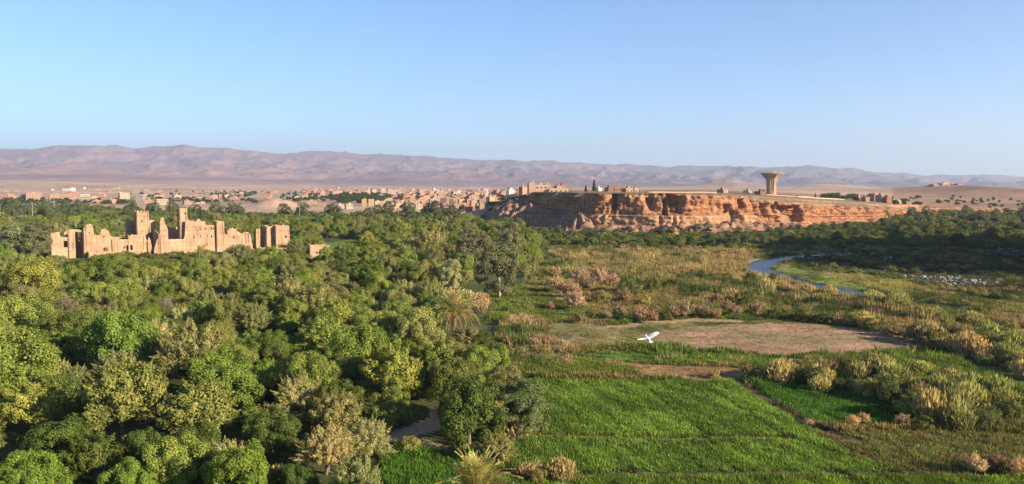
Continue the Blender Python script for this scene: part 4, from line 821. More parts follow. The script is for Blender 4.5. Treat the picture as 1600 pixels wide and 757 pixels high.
def house(px, wpx, yt, d=None, yb=None, c='tan', yaw=None, dep=None, wins=None, name='house'):
    if d is None:
        d = 900.0
        for _ in range(12): x = (px - 800) / F * d; d = d * .4 + .6 * (CAMZ - hz(x, d)) / (yb - HZ) * F
    x, y, zt = at(px, yt, d); z0 = hz(x, y); w_ = wpx / F * d; h = max(2.4, zt - z0 - .6); r_ = random.Random(int(px * 31 + yt * 7))
    yaw = r_.uniform(-5, 40) if yaw is None else yaw; dep = dep or r_.uniform(.6, 1.1) * w_; dep = min(max(dep, 5), 22); w2 = max(3.0, w_ / (math.cos(R(yaw)) + .5 * abs(math.sin(R(yaw)))))
    o = ob(name, None if wpx >= 11 else house_mesh(c, w2, dep, h, int(px * 7 + yt))); o.location = (x, y, z0); o.rotation_euler = (0, 0, R(yaw))
    if wpx >= 11:
        ob('wall', house_mesh(c, w2, dep, h, int(px * 7 + yt)), o); fl = max(1, int(h / 3.1)); nw = wins if wins is not None else max(2, min(6, int(w2 / 3.4)))
        for f in range(fl):
            for i in range(nw):
                q = ob('window', WIN, o, loc=(-w2 / 2 + w2 * (i + .5) / nw, -.02, h - 1.6 - 3.1 * f)); q.scale = (1.1, 1, 1.35)
            if w2 > 8:
                q = ob('window', WIN, o, loc=(-w2 / 2 - .02, dep * .5, h - 1.6 - 3.1 * f)); q.scale = (1.1, 1, 1.35); q.rotation_euler = (0, 0, -math.pi / 2)
    o['category'] = 'house'; o['group'] = 'flat-roofed houses'; HOUSES.append((px, (yt + to_px(x, y, z0)[1]) / 2, c, wpx, h, o)); return o
for a in [(6, 14, 304, 312, 'salmon'), (53, 24, 302, 313, 'tan'), (36, 9, 304, 313, 'brown'), (86, 17, 304, 313, 'tan'), (106, 18, 303.5, 312, 'tan'), (133, 22, 307, 314, 'cream'), (152, 12, 313, 318, 'tan'), (168, 15, 312, 318, 'tan'), (104, 14, 294, 299, 'white'), (195, 16, 302, 311, 'cream'), (214, 18, 304, 318, 'grey'),
          (232, 16, 312.5, 318, 'tan'), (254, 19, 311.5, 321, 'cream'), (294, 13, 314.5, 320, 'tan'), (313, 14, 317, 320, 'cream'), (278, 12, 305, 310, 'cream'), (486, 14, 314, 319, 'ochre'), (501, 12, 318, 322, 'tan'), (533, 11, 320, 326, 'cream'), (546, 11, 319, 327, 'cream'), (527, 17, 299, 305, 'salmon'), (569, 8, 311.5, 322, 'ochre'), (580, 9, 311.5, 322, 'ochre'),
          (600, 15, 324, 336, 'tan'), (617, 16, 323, 336, 'tan'), (631, 20, 313.5, 319, 'ochre'), (640, 22, 305.5, 312, 'orange'), (659, 13, 310, 319, 'orange'), (678, 13, 311, 320, 'cream'), (692, 10, 310, 319, 'brown'), (705, 18, 309.5, 320, 'salmon'), (718, 12, 304, 313, 'tan'), (648, 16, 328, 338, 'grey'), (679, 21, 328, 340, 'salmon'), (670, 12, 324, 331, 'tan'), (700, 14, 321, 328, 'pink'), (711, 12, 323, 329, 'pink'),
          (735, 12, 311, 319, 'orange'), (743, 12, 308, 316, 'cream'), (724, 14, 332, 339, 'tan'), (738, 12, 323, 330, 'red'), (775, 18, 308, 316, 'orange'), (614, 18, 297, 303, 'cream'), (600, 10, 299, 306, 'cream'), (585, 8, 297, 303, 'cream'), (568, 14, 296.5, 303, 'cream'), (750, 10, 318, 325, 'cream'), (690, 12, 303, 309, 'tan'), (655, 12, 320, 327, 'cream'), (640, 12, 319, 325, 'tan')]:
    house(a[0], a[1], a[2], yb=a[3], c=a[4])
for a in [(846, 20, 289.5, 660, 'cream'), (856, 10, 287.5, 668, 'salmon'), (874, 10, 290.5, 655, 'orange'), (881, 9, 289, 664, 'red'), (873, 30, 297.5, 632, 'cream'), (955, 10, 293, 620, 'brown'), (966, 12, 292.5, 625, 'orange'), (938, 5, 294, 620, 'white'), (984, 14, 296, 600, 'tan'), (996, 12, 297, 610, 'tan'), (1134, 10, 303, 640, 'tan'), (1172, 6, 303, 640, 'cream'), (1192, 10, 302.5, 630, 'brown'),
          (1346, 10, 306, 690, 'salmon'), (1356, 7, 308, 680, 'tan'), (1371, 12, 302.5, 720, 'pink'), (1382, 11, 305, 705, 'salmon'), (1390, 8, 308, 700, 'orange'), (1404, 9, 312.5, 735, 'cream'), (1463, 11, 304, 1480, 'salmon'), (1478, 16, 303, 1500, 'cream'), (1490, 8, 303, 1510, 'salmon'), (1500, 9, 304.5, 1500, 'pink'), (1578, 16, 304, 1500, 'orange'), (1592, 10, 303, 1500, 'pink'), (1548, 6, 302, 1560, 'tan')]:
    house(a[0], a[1], a[2], d=a[3], c=a[4], yaw=random.Random(a[0]).uniform(0, 25), dep=8 if a[0] < 1400 else 14)
r_ = random.Random(99); cnt_h = 0; taken = [(h[0], h[1]) for h in HOUSES]
for k in range(2200):
    q = r_.random()
    if q < .62: px, yb = r_.uniform(470, 835), 290 + 6 + 9 * r_.random() ** 1.2; hh = r_.uniform(3.2, 8)
    elif q < .85: px, yb = r_.uniform(590, 800), r_.uniform(305, 328); hh = r_.uniform(3.5, 7)
    else: px, yb = r_.uniform(-20, 480), r_.uniform(297, 313); hh = r_.uniform(3, 5)
    if yb > 306 and px > 770: continue
    d = 1400.0
    for _ in range(9): x = (px - 800) / F * d; d = d * .4 + .6 * min(6000, (CAMZ - hz(x, d)) / (yb - HZ) * F)
    if not 560 < d < 3600 or any(abs(px - a) < 4.5 and abs(yb - 3 - b) < 2.4 for a, b in taken): continue
    x = (px - 800) / F * d; z0 = hz(x, d); yt = to_px(x, d, z0 + hh + .6)[1]; wm = r_.uniform(8, 20)
    house(px, min(10.5, wm * F / d), yt, d=d, c=r_.choice(['tan', 'tan', 'cream', 'salmon', 'salmon', 'pink', 'pink', 'orange', 'ochre', 'tan', 'brown', 'tan', 'white' if r_.random() < .4 else 'cream'])); taken.append((px, yb - 3)); cnt_h += 1
    if cnt_h >= 222: break
print('houses', len(HOUSES))
# red hipped roof of the white house, as its part
for h in HOUSES:
    if h[0] == 104 and h[2] == 'white':
        b = MB(); b.add([(-9, -1, 0), (9, -1, 0), (9, 12, 0), (-9, 12, 0), (-5, 5, 5), (5, 5, 5)], [(0, 1, 5, 4), (1, 2, 5), (2, 3, 4, 5), (3, 0, 4), (3, 2, 1, 0)]); ob('roof', b.build('red_roof', [HM['red']]), h[5], loc=(0, 0, h[4] + .7))
# minaret
x, y, zt = at(761, 296, 1150); z0 = hz(x, y); mi = ob('minaret', None, loc=(x, y, z0), label='slender white minaret rising above the pink houses of the town', category='minaret')
b = MB(); b.box(-1.4, 1.4, -1.4, 1.4, -1, zt - z0 - 3); ob('shaft', b.build('minaret_shaft', [HM['white']]), mi); b = MB(); b.box(-.8, .8, -.8, .8, zt - z0 - 2.99, zt - z0 - .8); b.tube([(0, 0, zt - z0 - .8), (0, 0, zt - z0 - .3), (0, 0, zt - z0)], [.8, .5, .05], 8); ob('lantern', b.build('minaret_lantern', [HM['white']]), mi)

# ------------------------------------------------------------------ water tower
CONC = mud_mat('tower_concrete', (.41, .29, .19), .18)
wx, wy, wz = at(1205, 307, 650); wz = hz(wx, wy); wt = ob('water_tower', None, loc=(wx, wy, wz), label='tall flared concrete water tower standing on the plateau rim', category='water tower')
HT = at(1205, 270.5, 650)[2] - wz; ns = 32; V = []; prof = [(0, 4.2), (1.0, 3.75), (HT * .3, 3.6), (HT * .5, 3.65), (HT * .63, 4.05), (HT * .76, 4.8), (HT * .86, 6.4), (HT * .95, 8.2), (HT * .965, 8.6)]
for z, r_0 in prof:
    for k in range(ns):
        a = 2 * math.pi * k / ns; rr = r_0 * (1 + (.035 if k % 2 else -.035)); V.append((rr * math.cos(a), rr * math.sin(a), z))
Q = [(i * ns + k, i * ns + (k + 1) % ns, (i + 1) * ns + (k + 1) % ns, (i + 1) * ns + k) for i in range(len(prof) - 1) for k in range(ns)]
ob('shaft', mesh('water_tower_shaft', V, Q, [CONC]), wt)
b = MB(); b.tube([(0, 0, HT * .9651), (0, 0, HT * .99)], [9.0, 9.1], 32); ob('rim', b.build('water_tower_rim', [CONC]), wt)
b = MB(); b.tube([(0, 0, HT * .9901), (0, 0, HT * 1.0), (0, 0, HT * 1.02)], [8.4, 6.0, 1.0], 32); ob('lid', b.build('water_tower_lid', [CONC]), wt)
for k in range(8):
    a = 2 * math.pi * k / 8 + .2; b = MB(); b.tube([(3.7 * math.cos(a), 3.7 * math.sin(a), 0), (4.0 * math.cos(a), 4.0 * math.sin(a), HT * .6), (4.75 * math.cos(a), 4.7 * math.sin(a), HT * .75), (8.6 * math.cos(a), 8.6 * math.sin(a), HT * .96)], [.28, .28, .28, .28], 4); ob('rib', b.build('water_tower_rib', [CONC]), wt)
def lowwall(px0, px1, yt, d0, d1, label, c='cream', th=.4):
    x0, y0, _ = at(px0, yt, d0); x1, y1, _ = at(px1, yt, d1); n = 14; V = []; Q = []; dx, dy = x1 - x0, y1 - y0; l = math.hypot(dx, dy); nx, ny = -dy / l * th, dx / l * th
    for i in range(n + 1):
        t = i / n; x, y = x0 + dx * t, y0 + dy * t; g = hz(x, y); zt = g + .9 + .1 * math.sin(i * 7)
        V += [(x, y, g - 1), (x, y, zt), (x + nx, y + ny, zt), (x + nx, y + ny, g - 1)]
    for i in range(n):
        for a, b_ in ((0, 1), (1, 2), (2, 3)): Q.append((4 * i + a, 4 * i + 4 + a, 4 * i + 4 + b_, 4 * i + b_))
    Q += [(0, 1, 2, 3), (4 * n + 3, 4 * n + 2, 4 * n + 1, 4 * n)]
    ob('boundary_wall', mesh('boundary_wall', V, Q, [HM[c]]), label=label, category='wall', group='low walls')
lowwall(1196, 1243, 305, 632, 640, 'pale low wall running out from the foot of the water tower', 'salmon'); lowwall(1012, 1120, 300, 560, 590, 'long low wall along the plateau above the pale cliff', 'tan'); lowwall(890, 952, 298, 600, 590, 'dark low wall between the cream building and the orange house', 'brown')
lowwall(1245, 1320, 309, 640, 690, 'thin pale wall between the water tower and the dark trees'); lowwall(300, 390, 307, 1500, 1450, 'pale field wall on the plain beyond the kasbah'); lowwall(40, 190, 309, 1250, 1200, 'long cream wall in front of the left outskirts'.replace('left ', '')); lowwall(452, 500, 308, 1300, 1300, 'pale terrace wall between the green plots by the knoll', 'ochre')
# poles
POLE = plain('pole_wood', (.3, .27, .25), .2, 3)
for px, yt, d, lb in ((1003, 279, 610, 'tall thin pole standing behind the tan houses on the cliff'), (902, 285, 640, 'thin pole beside the dark wall on the plateau'), (1165, 294, 640, 'thin pole between the pale wall and the water tower'), (1291, 294, 700, 'pale mast rising from the dark plateau trees'), (1310, 296, 700, 'second thin mast beside the plateau trees'),
                     (185, 288, 1900, 'lone pylon on the pale plain beyond the white house'), (291, 311, 640, 'white post standing above the trees behind the tallest tower'), (440, 299, 980, 'pole on top of the bare brown knoll'), (472, 303, 900, 'pole among the green plots by the knoll'), (468, 318, 560, 'white post in the trees below the knoll'), (84, 310, 640, 'pale post in front of the outskirts houses'), (50, 316, 560, 'pale post among the trees near the frame corner houses')):
    x, y, zt = at(px, yt, d); z0 = hz(x, y); h = zt - z0; po = ob('utility_pole', None, loc=(x, y, z0), label=lb, category='pole', group='utility poles')
    b = MB(); b.tube([(0, 0, -.5), (0, 0, h * .5), (0, 0, h)], [.24, .2, .15], 6); ob('post', b.build('pole_post', [POLE]), po); b = MB(); b.box(-1.1, 1.1, -.08, .08, h - 1.0, h - .85); ob('crossarm', b.build('pole_crossarm', [POLE]), po)

# ------------------------------------------------------------------ boulders below the cliff
def rock(seed):
    """angular block: a ball cut flat by random planes"""
    rng = np.random.default_rng(seed); n, mth = 22, 13; V = []; pn = unit(rng.normal(size=(13, 3))); ph = rng.uniform(.62, .98, 13)
    for i in range(mth):
        for k in range(n):
            th = math.pi * i / (mth - 1); a = 2 * math.pi * k / n; d = np.array([math.sin(th) * math.cos(a), math.sin(th) * math.sin(a), math.cos(th)]); q = pn @ d
            V.append(d * min(1.15, min(h_ / max(w_, 1e-3) if w_ > .05 else 9 for h_, w_ in zip(ph, q))))
    Q = [(i * n + k, (i + 1) * n + k, (i + 1) * n + (k + 1) % n, i * n + (k + 1) % n) for i in range(mth - 1) for k in range(n)]
    return mesh('boulder', V, Q, [ROCK], attrs={'rel': ('POINT', 'FLOAT', np.full(len(V), .1))})
RK = [rock(i) for i in range(5)]; r_ = random.Random(5); BOULD = []
for px, d, s in ((1100, 446, 3.4), (1128, 452, 4.6), (1146, 458, 3.8), (1168, 466, 4.4), (1188, 474, 3.2), (1206, 486, 4.8), (1112, 438, 2.6), (1158, 448, 2.8), (1224, 498, 3.4), (1068, 446, 3.4), (1036, 442, 3.0), (1240, 512, 3.0), (1135, 462, 5.0), (1178, 486, 5.0), (1092, 456, 3.2), (918, 470, 2.4), (870, 524, 3.2), (846, 545, 3.6)):
    x = (px - 800) / F * d; zz = 3.2 if px > 940 else 5; o = ob('boulder', RK[r_.randrange(5)], loc=(x, d, zz + r_.uniform(-1, 1.5))); s *= .8; o.scale = (s * r_.uniform(.9, 1.6), s * r_.uniform(.7, 1), s * r_.uniform(.5, .85)); o.rotation_euler = (r_.uniform(-.4, .4), r_.uniform(-.4, .4), r_.uniform(0, 6)); o['category'] = 'boulder'; o['group'] = 'boulders under the cliff'; BOULD.append((px, to_px(x, d, zz)[1], o))

# ------------------------------------------------------------------ palms
def frond(seed, ln=3.6, droop=1.0):
    rng = np.random.default_rng(seed); n = 30; t = np.linspace(0, 1, n); x = ln * (t - .16 * t ** 3 * droop); z = ln * (.55 * t - .95 * droop * t ** 2.2); V = []; Q = []
    pts = np.stack([x, 0 * x, z], 1)
    for i in range(n - 1):
        w_ = .05 * (1 - t[i]) + .012; k = len(V); V += [pts[i] + [0, -w_, 0], pts[i] + [0, w_, 0], pts[i + 1] + [0, w_ * .9, 0], pts[i + 1] + [0, -w_ * .9, 0]]; Q.append((k, k + 1, k + 2, k + 3))
    for i in range(3, n):
        for s in (-1, 1):
            L_ = .62 * math.sin(min(1, t[i] * 1.1 + .12) * math.pi) ** .5 + .08; d = np.array([.62, s * .8, .22 + rng.normal() * .12]); d /= np.linalg.norm(d); k = len(V); p = pts[i]; V += [p, p + d * L_ * .5 + [.05, 0, -.02], p + d * L_ + [0, 0, -.12], p + d * L_ * .5 + [-.05, 0, -.01]]; Q.append((k, k + 1, k + 2, k + 3))
    return mesh('frond', V, Q, [LEAF], attrs={'lv': ('FACE', 'FLOAT', np.clip(rng.normal(.55, .18, len(Q)), 0, 1))})
FR = [frond(1, 3.5, .4), frond(2, 3.6, .7), frond(3, 3.4, 1.05)]
def palm(x, y, th, sc_, n, label, tint, seed=1, dead=14):
    z0 = hz(x, y); r_ = random.Random(seed); o = ob('date_palm', None, loc=(x, y, z0), label=label, category='palm', group='date palms')
    b = MB(); m = 9; b.tube([(0.04 * math.sin(i), .04 * math.cos(i * 2), th * i / m - .3 * (i == 0)) for i in range(m + 1)], [.34 + .05 * (i % 2) for i in range(m + 1)], 9); b.tube([(0, 0, th), (0, 0, th + .5), (0, 0, th + .9)], [.5, .42, .1], 9); ob('trunk', b.build('palm_trunk', [PALMBARK]), o)
    for i in range(n):
        a = i * 2.39996 + r_.uniform(-.2, .2); e = (i / n); f = ob('frond', FR[0 if e < .35 else (1 if e < .75 else 2)], o, loc=(math.cos(a) * .2, math.sin(a) * .2, th + .75 - e * .6)); up = R(-68 + e * 66 + r_.uniform(-7, 7)); f.rotation_euler = (r_.uniform(-.2, .2), up, a); s = sc_ * r_.uniform(.85, 1.1); f.scale = (s, s, s); dd = i >= n - dead
        f['tint'] = tuple(c * r_.uniform(.85, 1.15) for c in ((.40, .27, .15) if dd else tint))
x, y = gp(710, 545); palm(x, y, 5.4, 1.3, 84, 'big date palm with arching yellow fronds at the orchard edge', (.42, .37, .17), 1, 12)
x, y = at(315, 410, 281)[:2]; palm(x, y, 2.4, 1.35, 46, 'date palm with stiff pale fronds against the kasbah wall', (.36, .33, .15), 2, 8)
x, y = gp(745, 775, 4.0); palm(x, y, 3.2, 1.05, 52, 'palm with upright yellow fronds cut by the bottom edge', (.34, .31, .11), 3, 4)
x, y = at(388, 402, 300)[:2]; palm(x, y, 1.6, .9, 26, 'short palm half hidden under the grey shrub by the kasbah', (.22, .22, .10), 4, 2)

# ------------------------------------------------------------------ white bird in flight
BW = plain('white_feather', (.68, .68, .67), .12, 8, .8, 0); BW.node_tree; BK = plain('beak', (.45, .33, .12), .1, 5)
bx, by, bz = at(1012, 529, 36); bird = ob('white_bird', None, loc=(bx, by, bz), label='white bird gliding low over the bare pinkish field', category='bird'); bird.rotation_euler = (R(24), R(-8), R(20)); bird.scale = (1.0, .66, .85)
b = MB(); b.tube([(0, -.36, .02), (0, -.30, .02), (0, -.2, .01), (0, -.05, 0), (0, .1, 0), (0, .2, .03), (0, .26, .045), (0, .31, .05), (0, .345, .05)], [.012, .03, .06, .085, .075, .045, .042, .036, .012], 10); bb = b.build('bird_body', [BW], True); ob('body', bb, bird)
b = MB(); b.add([(-.03, -.28, .02), (.03, -.28, .02), (.10, -.50, 0), (0, -.53, .0), (-.10, -.50, 0), (0, -.3, .035), (0, -.52, .02)], [(0, 5, 6, 4), (5, 1, 2, 6), (0, 4, 3, 2, 1)]); ob('tail', b.build('bird_tail', [BW]), bird)
b = MB(); b.tube([(0, .34, .05), (0, .40, .042)], [.012, .003], 6); ob('beak', b.build('bird_beak', [BK]), bird)
for s in (-1, 1):
    b = MB(); b.tube([(s * .025, -.2, -.05), (s * .03, -.42, -.045), (s * .03, -.58, -.04)], [.012, .009, .006], 5); ob('leg', b.build('bird_leg', [BK]), bird)
for s, up in ((-1, .10), (1, .42)):
    b = MB(); n = 7; V = []
    for i in range(n):
        t = i / (n - 1); xx = s * (.05 + .50 * t); z = .03 + up * .5 * math.sin(t * 1.5) ; c0 = .10 + .05 * math.sin(t * 2.6) - .06 * t * t; q_ = .42 if s < 0 else 1.35; c1 = -(.10 + .02 * math.sin(t * 3)) * (1 - t ** 3) - .06 * t - .02
        c0 *= q_; c1 *= q_
        V += [(xx, c0, z), (xx, (c0 + c1) / 2, z + .018 * (1 - t)), (xx, c1, z - .01), (xx, (c0 + c1) / 2, z - .006)]
    Q = []
    for i in range(n - 1):
        for k in range(4): Q.append((4 * i + k, 4 * i + (k + 1) % 4, 4 * i + 4 + (k + 1) % 4, 4 * i + 4 + k))
    Q += [(4 * n - 4, 4 * n - 3, 4 * n - 2, 4 * n - 1)]; b.add(V, Q); ob('wing', b.build('bird_wing', [BW]), bird)
# shrubs and trees of the plateau and the town
def far_plant(kind, px, d, rad, tone, hs=1.0): x = (px - 800) / F * d; plant(kind, x, d, rad, tone, hs=hs, z=hz(x, d))
for a in ((928, 610, 2.2, 1.0), (915, 612, 1.7, .75)): far_plant('conifer', a[0], a[1], a[2], 0, a[3])
r_ = random.Random(77)
for i in range(13): far_plant('broad', 1284 + i * 4.4 + r_.uniform(-2, 2), 690 + r_.uniform(-20, 30), r_.uniform(2.2, 3.8), 0, 1.0)
for i in range(6): far_plant('broad', 1334 + i * 7, 735, r_.uniform(3, 4.2), 0, .9)
far_plant('conifer', 1273, 660, 1.1, 0, .9)
def town_plants(n, px0, px1, y0, y1, rad, seed):
    r_ = random.Random(seed)
    for _ in range(n):
        px, yb = r_.uniform(px0, px1), r_.uniform(y0, y1); d = 1400.0
        for _ in range(6): x = (px - 800) / F * d; d = d * .4 + .6 * min(6000, (CAMZ - hz(x, d)) / (yb - HZ) * F)
        PLANTS.append(('broad', r_.randrange(5), x, d, r_.uniform(*rad) / 4.4, r_.uniform(*rad) / 4.4 * .8, 'dark green', tuple(c * r_.uniform(.8, 1.2) for c in (.07, .10, .03)), None))
town_plants(70, 1395, 1610, 309, 326, (1.5, 3.2), 9); town_plants(120, 530, 600, 303, 318, (3, 6), 1); town_plants(90, 440, 540, 300, 316, (2.5, 5), 2); town_plants(90, 200, 400, 303, 318, (2, 5), 3); town_plants(60, 330, 400, 300, 306, (2, 5), 4); town_plants(70, 0, 200, 312, 320, (2.5, 5), 5); town_plants(80, 600, 790, 304, 335, (2, 4), 6); town_plants(60, 560, 660, 305, 314, (3, 5), 8)

WSTONE = plain('river_stone', (.33, .31, .29), .2, 3, .9, .2)
def stones(): 
    rg = np.random.default_rng(8); P_ = []
    for (ax, ay, bx_, by_, n) in ((1425, 432, 1500, 436, 60), (1470, 438, 1555, 444, 120), (1440, 446, 1520, 452, 60), (1530, 389, 1600, 394, 70), (1330, 402, 1440, 405, 40)):
        for _ in range(n):
            p = gp(ax + (bx_ - ax) * rg.random() , ay + (by_ - ay) * rg.random()); P_.append((p[0] + rg.normal() * 1.0, p[1] + rg.normal() * 1.5))
    return np.array(P_)
STONES = stones(); SROCK = []
for i in range(3):
    m_ = RK[i].copy(); m_.materials.clear(); m_.materials.append(WSTONE); SROCK.append(m_)
# ------------------------------------------------------------------ put the plants down
def size_of(p): return p[4] * KINDS[p[0]][p[1]][3] / p[3]
ORD = ['first', 'second', 'third', 'fourth', 'fifth', 'sixth', 'seventh', 'eighth', 'ninth', 'tenth', 'eleventh', 'twelfth', 'thirteenth', 'fourteenth', 'fifteenth', 'sixteenth', 'seventeenth', 'eighteenth', 'nineteenth', 'twentieth']
def ordn(i): return ORD[i] if i < 20 else ('twenty-' + ORD[i - 20] if i < 29 else ('thirtieth' if i == 29 else 'thirty-' + ORD[min(i - 30, 8)]))
MARKS = [((710, 480), 'the big date palm'), ((315, 405), 'the palm at the kasbah wall'), ((745, 745), 'the palm at the bottom edge'), ((225, 350), 'the crenellated kasbah tower'), ((286, 350), 'the tallest kasbah tower'), ((110, 390), 'the broken end of the kasbah'),
         ((435, 372), 'the square kasbah tower'), ((505, 393), 'the small mud hut'), ((640, 675), 'the bare earth trail'), ((500, 600), 'the small grass clearing'), ((890, 350), 'the shaded cliff face'), ((1000, 350), 'the pale cliff wall'), ((1150, 355), 'the fallen cliff blocks'),
         ((1310, 350), 'the low end of the cliff'), ((1200, 412), 'the blue river bend'), ((1310, 453), 'the small river pool'), ((1490, 440), 'the white river stones'), ((1012, 528), 'the flying white bird'), ((1200, 520), 'the bare pinkish field'), ((1000, 640), 'the bright green crop'),
         ((1340, 650), 'the dark green plot'), ((1540, 560), 'the long scrub hedge'), ((40, 640), 'the corner of the orchard'), ((350, 600), 'the large shadow gap'), ((345, 500), 'the round orchard tree'), ((560, 700), 'the pale olive thicket'), ((120, 330), 'the outskirts houses'), ((430, 320), 'the bare brown knoll'),
         ((620, 330), 'the edge of the town'), ((690, 335), 'the pink town house'), ((1205, 290), 'the water tower'), ((780, 420), 'the tall grey poplars'), ((905, 440), 'the tamarisk thicket'), ((1590, 380), 'the shaded river wood'), ((1520, 725), 'the three corner tamarisks'), ((240, 530), 'the golden olive trees')]
PZ = Hgt(np.array([p[2] for p in PLANTS]), np.array([p[3] for p in PLANTS])).tolist()
order = sorted(range(len(PLANTS)), key=lambda i: -size_of(PLANTS[i]))
cnt = {}; indiv = []; stuff = []
LIMIT = {'broad': 295, 'olive': 110, 'poplar': 150, 'tamarisk': 90, 'shrub': 290, 'reed': 130, 'bare': 20, 'conifer': 40}
for i in order:
    p = PLANTS[i]; px, py = to_px(p[2], p[3], PZ[i] + 2)
    if not (-90 < px < 1690 and py < 860):
        stuff.append(i); continue
    cnt[p[0]] = cnt.get(p[0], 0) + 1
    if cnt[p[0]] <= LIMIT[p[0]] and p[3] < 620 or p[8] is not None: indiv.append((i, px, py))
    else: stuff.append(i)
lab = {}
for i, px, py in indiv:
    p = PLANTS[i]; s = size_of(p)
    (mx, my), mk = min(MARKS, key=lambda m: math.hypot(px - m[0][0], (py - m[0][1]) * 1.8)); dx, dy = px - mx, (py - my) * 1.8
    side = ('on the river side of' if dx > 0 else 'on the orchard side of') if abs(dx) > abs(dy) else ('beyond' if dy < 0 else 'in front of')
    lab.setdefault((p[0], p[6], side, mk), []).append((math.hypot(dx, dy), i))
LABEL = {}
for (k, tone, side, mk), L_ in lab.items():
    L_.sort(); nm = NAMES[k][2]
    for j, (_, i) in enumerate(L_):
        LABEL[i] = f'{tone} {nm} {side} {mk}' if len(L_) == 1 else f'{tone} {nm}, {ordn(j)} {side} {mk}'
GRP = {'broad': 'broadleaf trees of the valley orchard', 'olive': 'olive trees of the valley', 'poplar': 'poplars of the valley', 'tamarisk': 'tamarisk bushes on the river meadow', 'shrub': 'low shrubs on the river meadow', 'reed': 'reed clumps on the river meadow', 'bare': 'dry trees in the orchard', 'conifer': 'conifers on the plateau'}
for i, px, py in indiv:
    k, v, x, y, s, sz, tone, tint, z0 = PLANTS[i]; cr, tr, jn, rad, hgt = KINDS[k][v]; z = (PZ[i] if z0 is None else z0) - .05
    nm, cat, _ = NAMES[k]; small = size_of(PLANTS[i]) * F * 2 < 26
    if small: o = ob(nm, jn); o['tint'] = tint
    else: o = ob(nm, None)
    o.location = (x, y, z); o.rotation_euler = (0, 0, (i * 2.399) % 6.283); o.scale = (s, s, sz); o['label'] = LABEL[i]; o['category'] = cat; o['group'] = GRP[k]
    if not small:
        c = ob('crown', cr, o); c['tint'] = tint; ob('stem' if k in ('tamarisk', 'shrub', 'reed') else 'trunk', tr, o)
print('individual', len(indiv), 'mass', len(stuff), cnt)
def gn_instances(name, pts, scl, rotz, tint, var, protos, label, thin=None):
    """one object of many instances: stuff only"""
    n = len(pts); m = bpy.data.meshes.new(name); m.vertices.add(n); m.vertices.foreach_set('co', np.asarray(pts, np.float32).ravel())
    for nm, typ, key, arr in (('scl', 'FLOAT_VECTOR', 'vector', scl), ('rot', 'FLOAT_VECTOR', 'vector', np.stack([0 * rotz, 0 * rotz, rotz], 1)), ('tint', 'FLOAT_COLOR', 'color', np.concatenate([tint, np.ones((n, 1))], 1)), ('var', 'INT', 'value', var)):
        a = m.attributes.new(nm, typ, 'POINT'); a.data.foreach_set(key, np.asarray(arr, np.int32 if typ == 'INT' else np.float32).ravel())
    o = ob(name, m, kind='stuff', label=label)
    ng = bpy.data.node_groups.new(name + '_nodes', 'GeometryNodeTree'); ng.interface.new_socket('Geometry', in_out='INPUT', socket_type='NodeSocketGeometry'); ng.interface.new_socket('Geometry', in_out='OUTPUT', socket_type='NodeSocketGeometry')
    nn = ng.nodes; L = ng.links; gi = nn.new('NodeGroupInput'); go = nn.new('NodeGroupOutput'); jn = nn.new('GeometryNodeJoinGeometry')
    def attr(nm, t): a = nn.new('GeometryNodeInputNamedAttribute'); a.data_type = t; a.inputs[0].default_value = nm; return a.outputs[0]
    for k, pm in enumerate(protos):
        po = bpy.data.objects.new(name + '_piece', pm); oi = nn.new('GeometryNodeObjectInfo'); oi.inputs['Object'].default_value = po
        ip = nn.new('GeometryNodeInstanceOnPoints'); cp = nn.new('FunctionNodeCompare'); cp.data_type = 'INT'; cp.operation = 'EQUAL'; L.new(attr('var', 'INT'), cp.inputs[2]); cp.inputs[3].default_value = k
        L.new(gi.outputs[0], ip.inputs['Points']); L.new(cp.outputs[0], ip.inputs['Selection']); L.new(oi.outputs['Geometry'], ip.inputs['Instance']); L.new(attr('rot', 'FLOAT_VECTOR'), ip.inputs['Rotation']); L.new(attr('scl', 'FLOAT_VECTOR'), ip.inputs['Scale'])
        L.new(ip.outputs[0], jn.inputs[0])
    L.new(jn.outputs[0], go.inputs[0]); md = o.modifiers.new('scatter', 'NODES'); md.node_group = ng
    for mt in {mm for pm in protos for mm in pm.materials}: m.materials.append(mt)
    return o
protos = []; idx = {}
for k in KINDS:
    for v, e in enumerate(KINDS[k]): idx[(k, v)] = len(protos); protos.append(e[2])
def mass(name, sel, label):
    if not sel: return
    A = [PLANTS[i] for i in sel]; xs = np.array([p[2] for p in A]); ys = np.array([p[3] for p in A]); zs = Hgt(xs, ys) - .05
    gn_instances(name, np.stack([xs, ys, zs], 1), np.array([(p[4], p[4], p[5]) for p in A]), np.array([(i * 2.399) % 6.283 for i in sel]), np.array([p[7] for p in A]), np.array([idx[(p[0], p[1])] for p in A]), protos, label)
mass('distant_woods', [i for i in stuff if PLANTS[i][3] >= 330], 'far belt of dark trees between the kasbah and the town')
mass('undergrowth', [i for i in stuff if PLANTS[i][3] < 330], 'tangle of small growth between the larger trees and bushes')

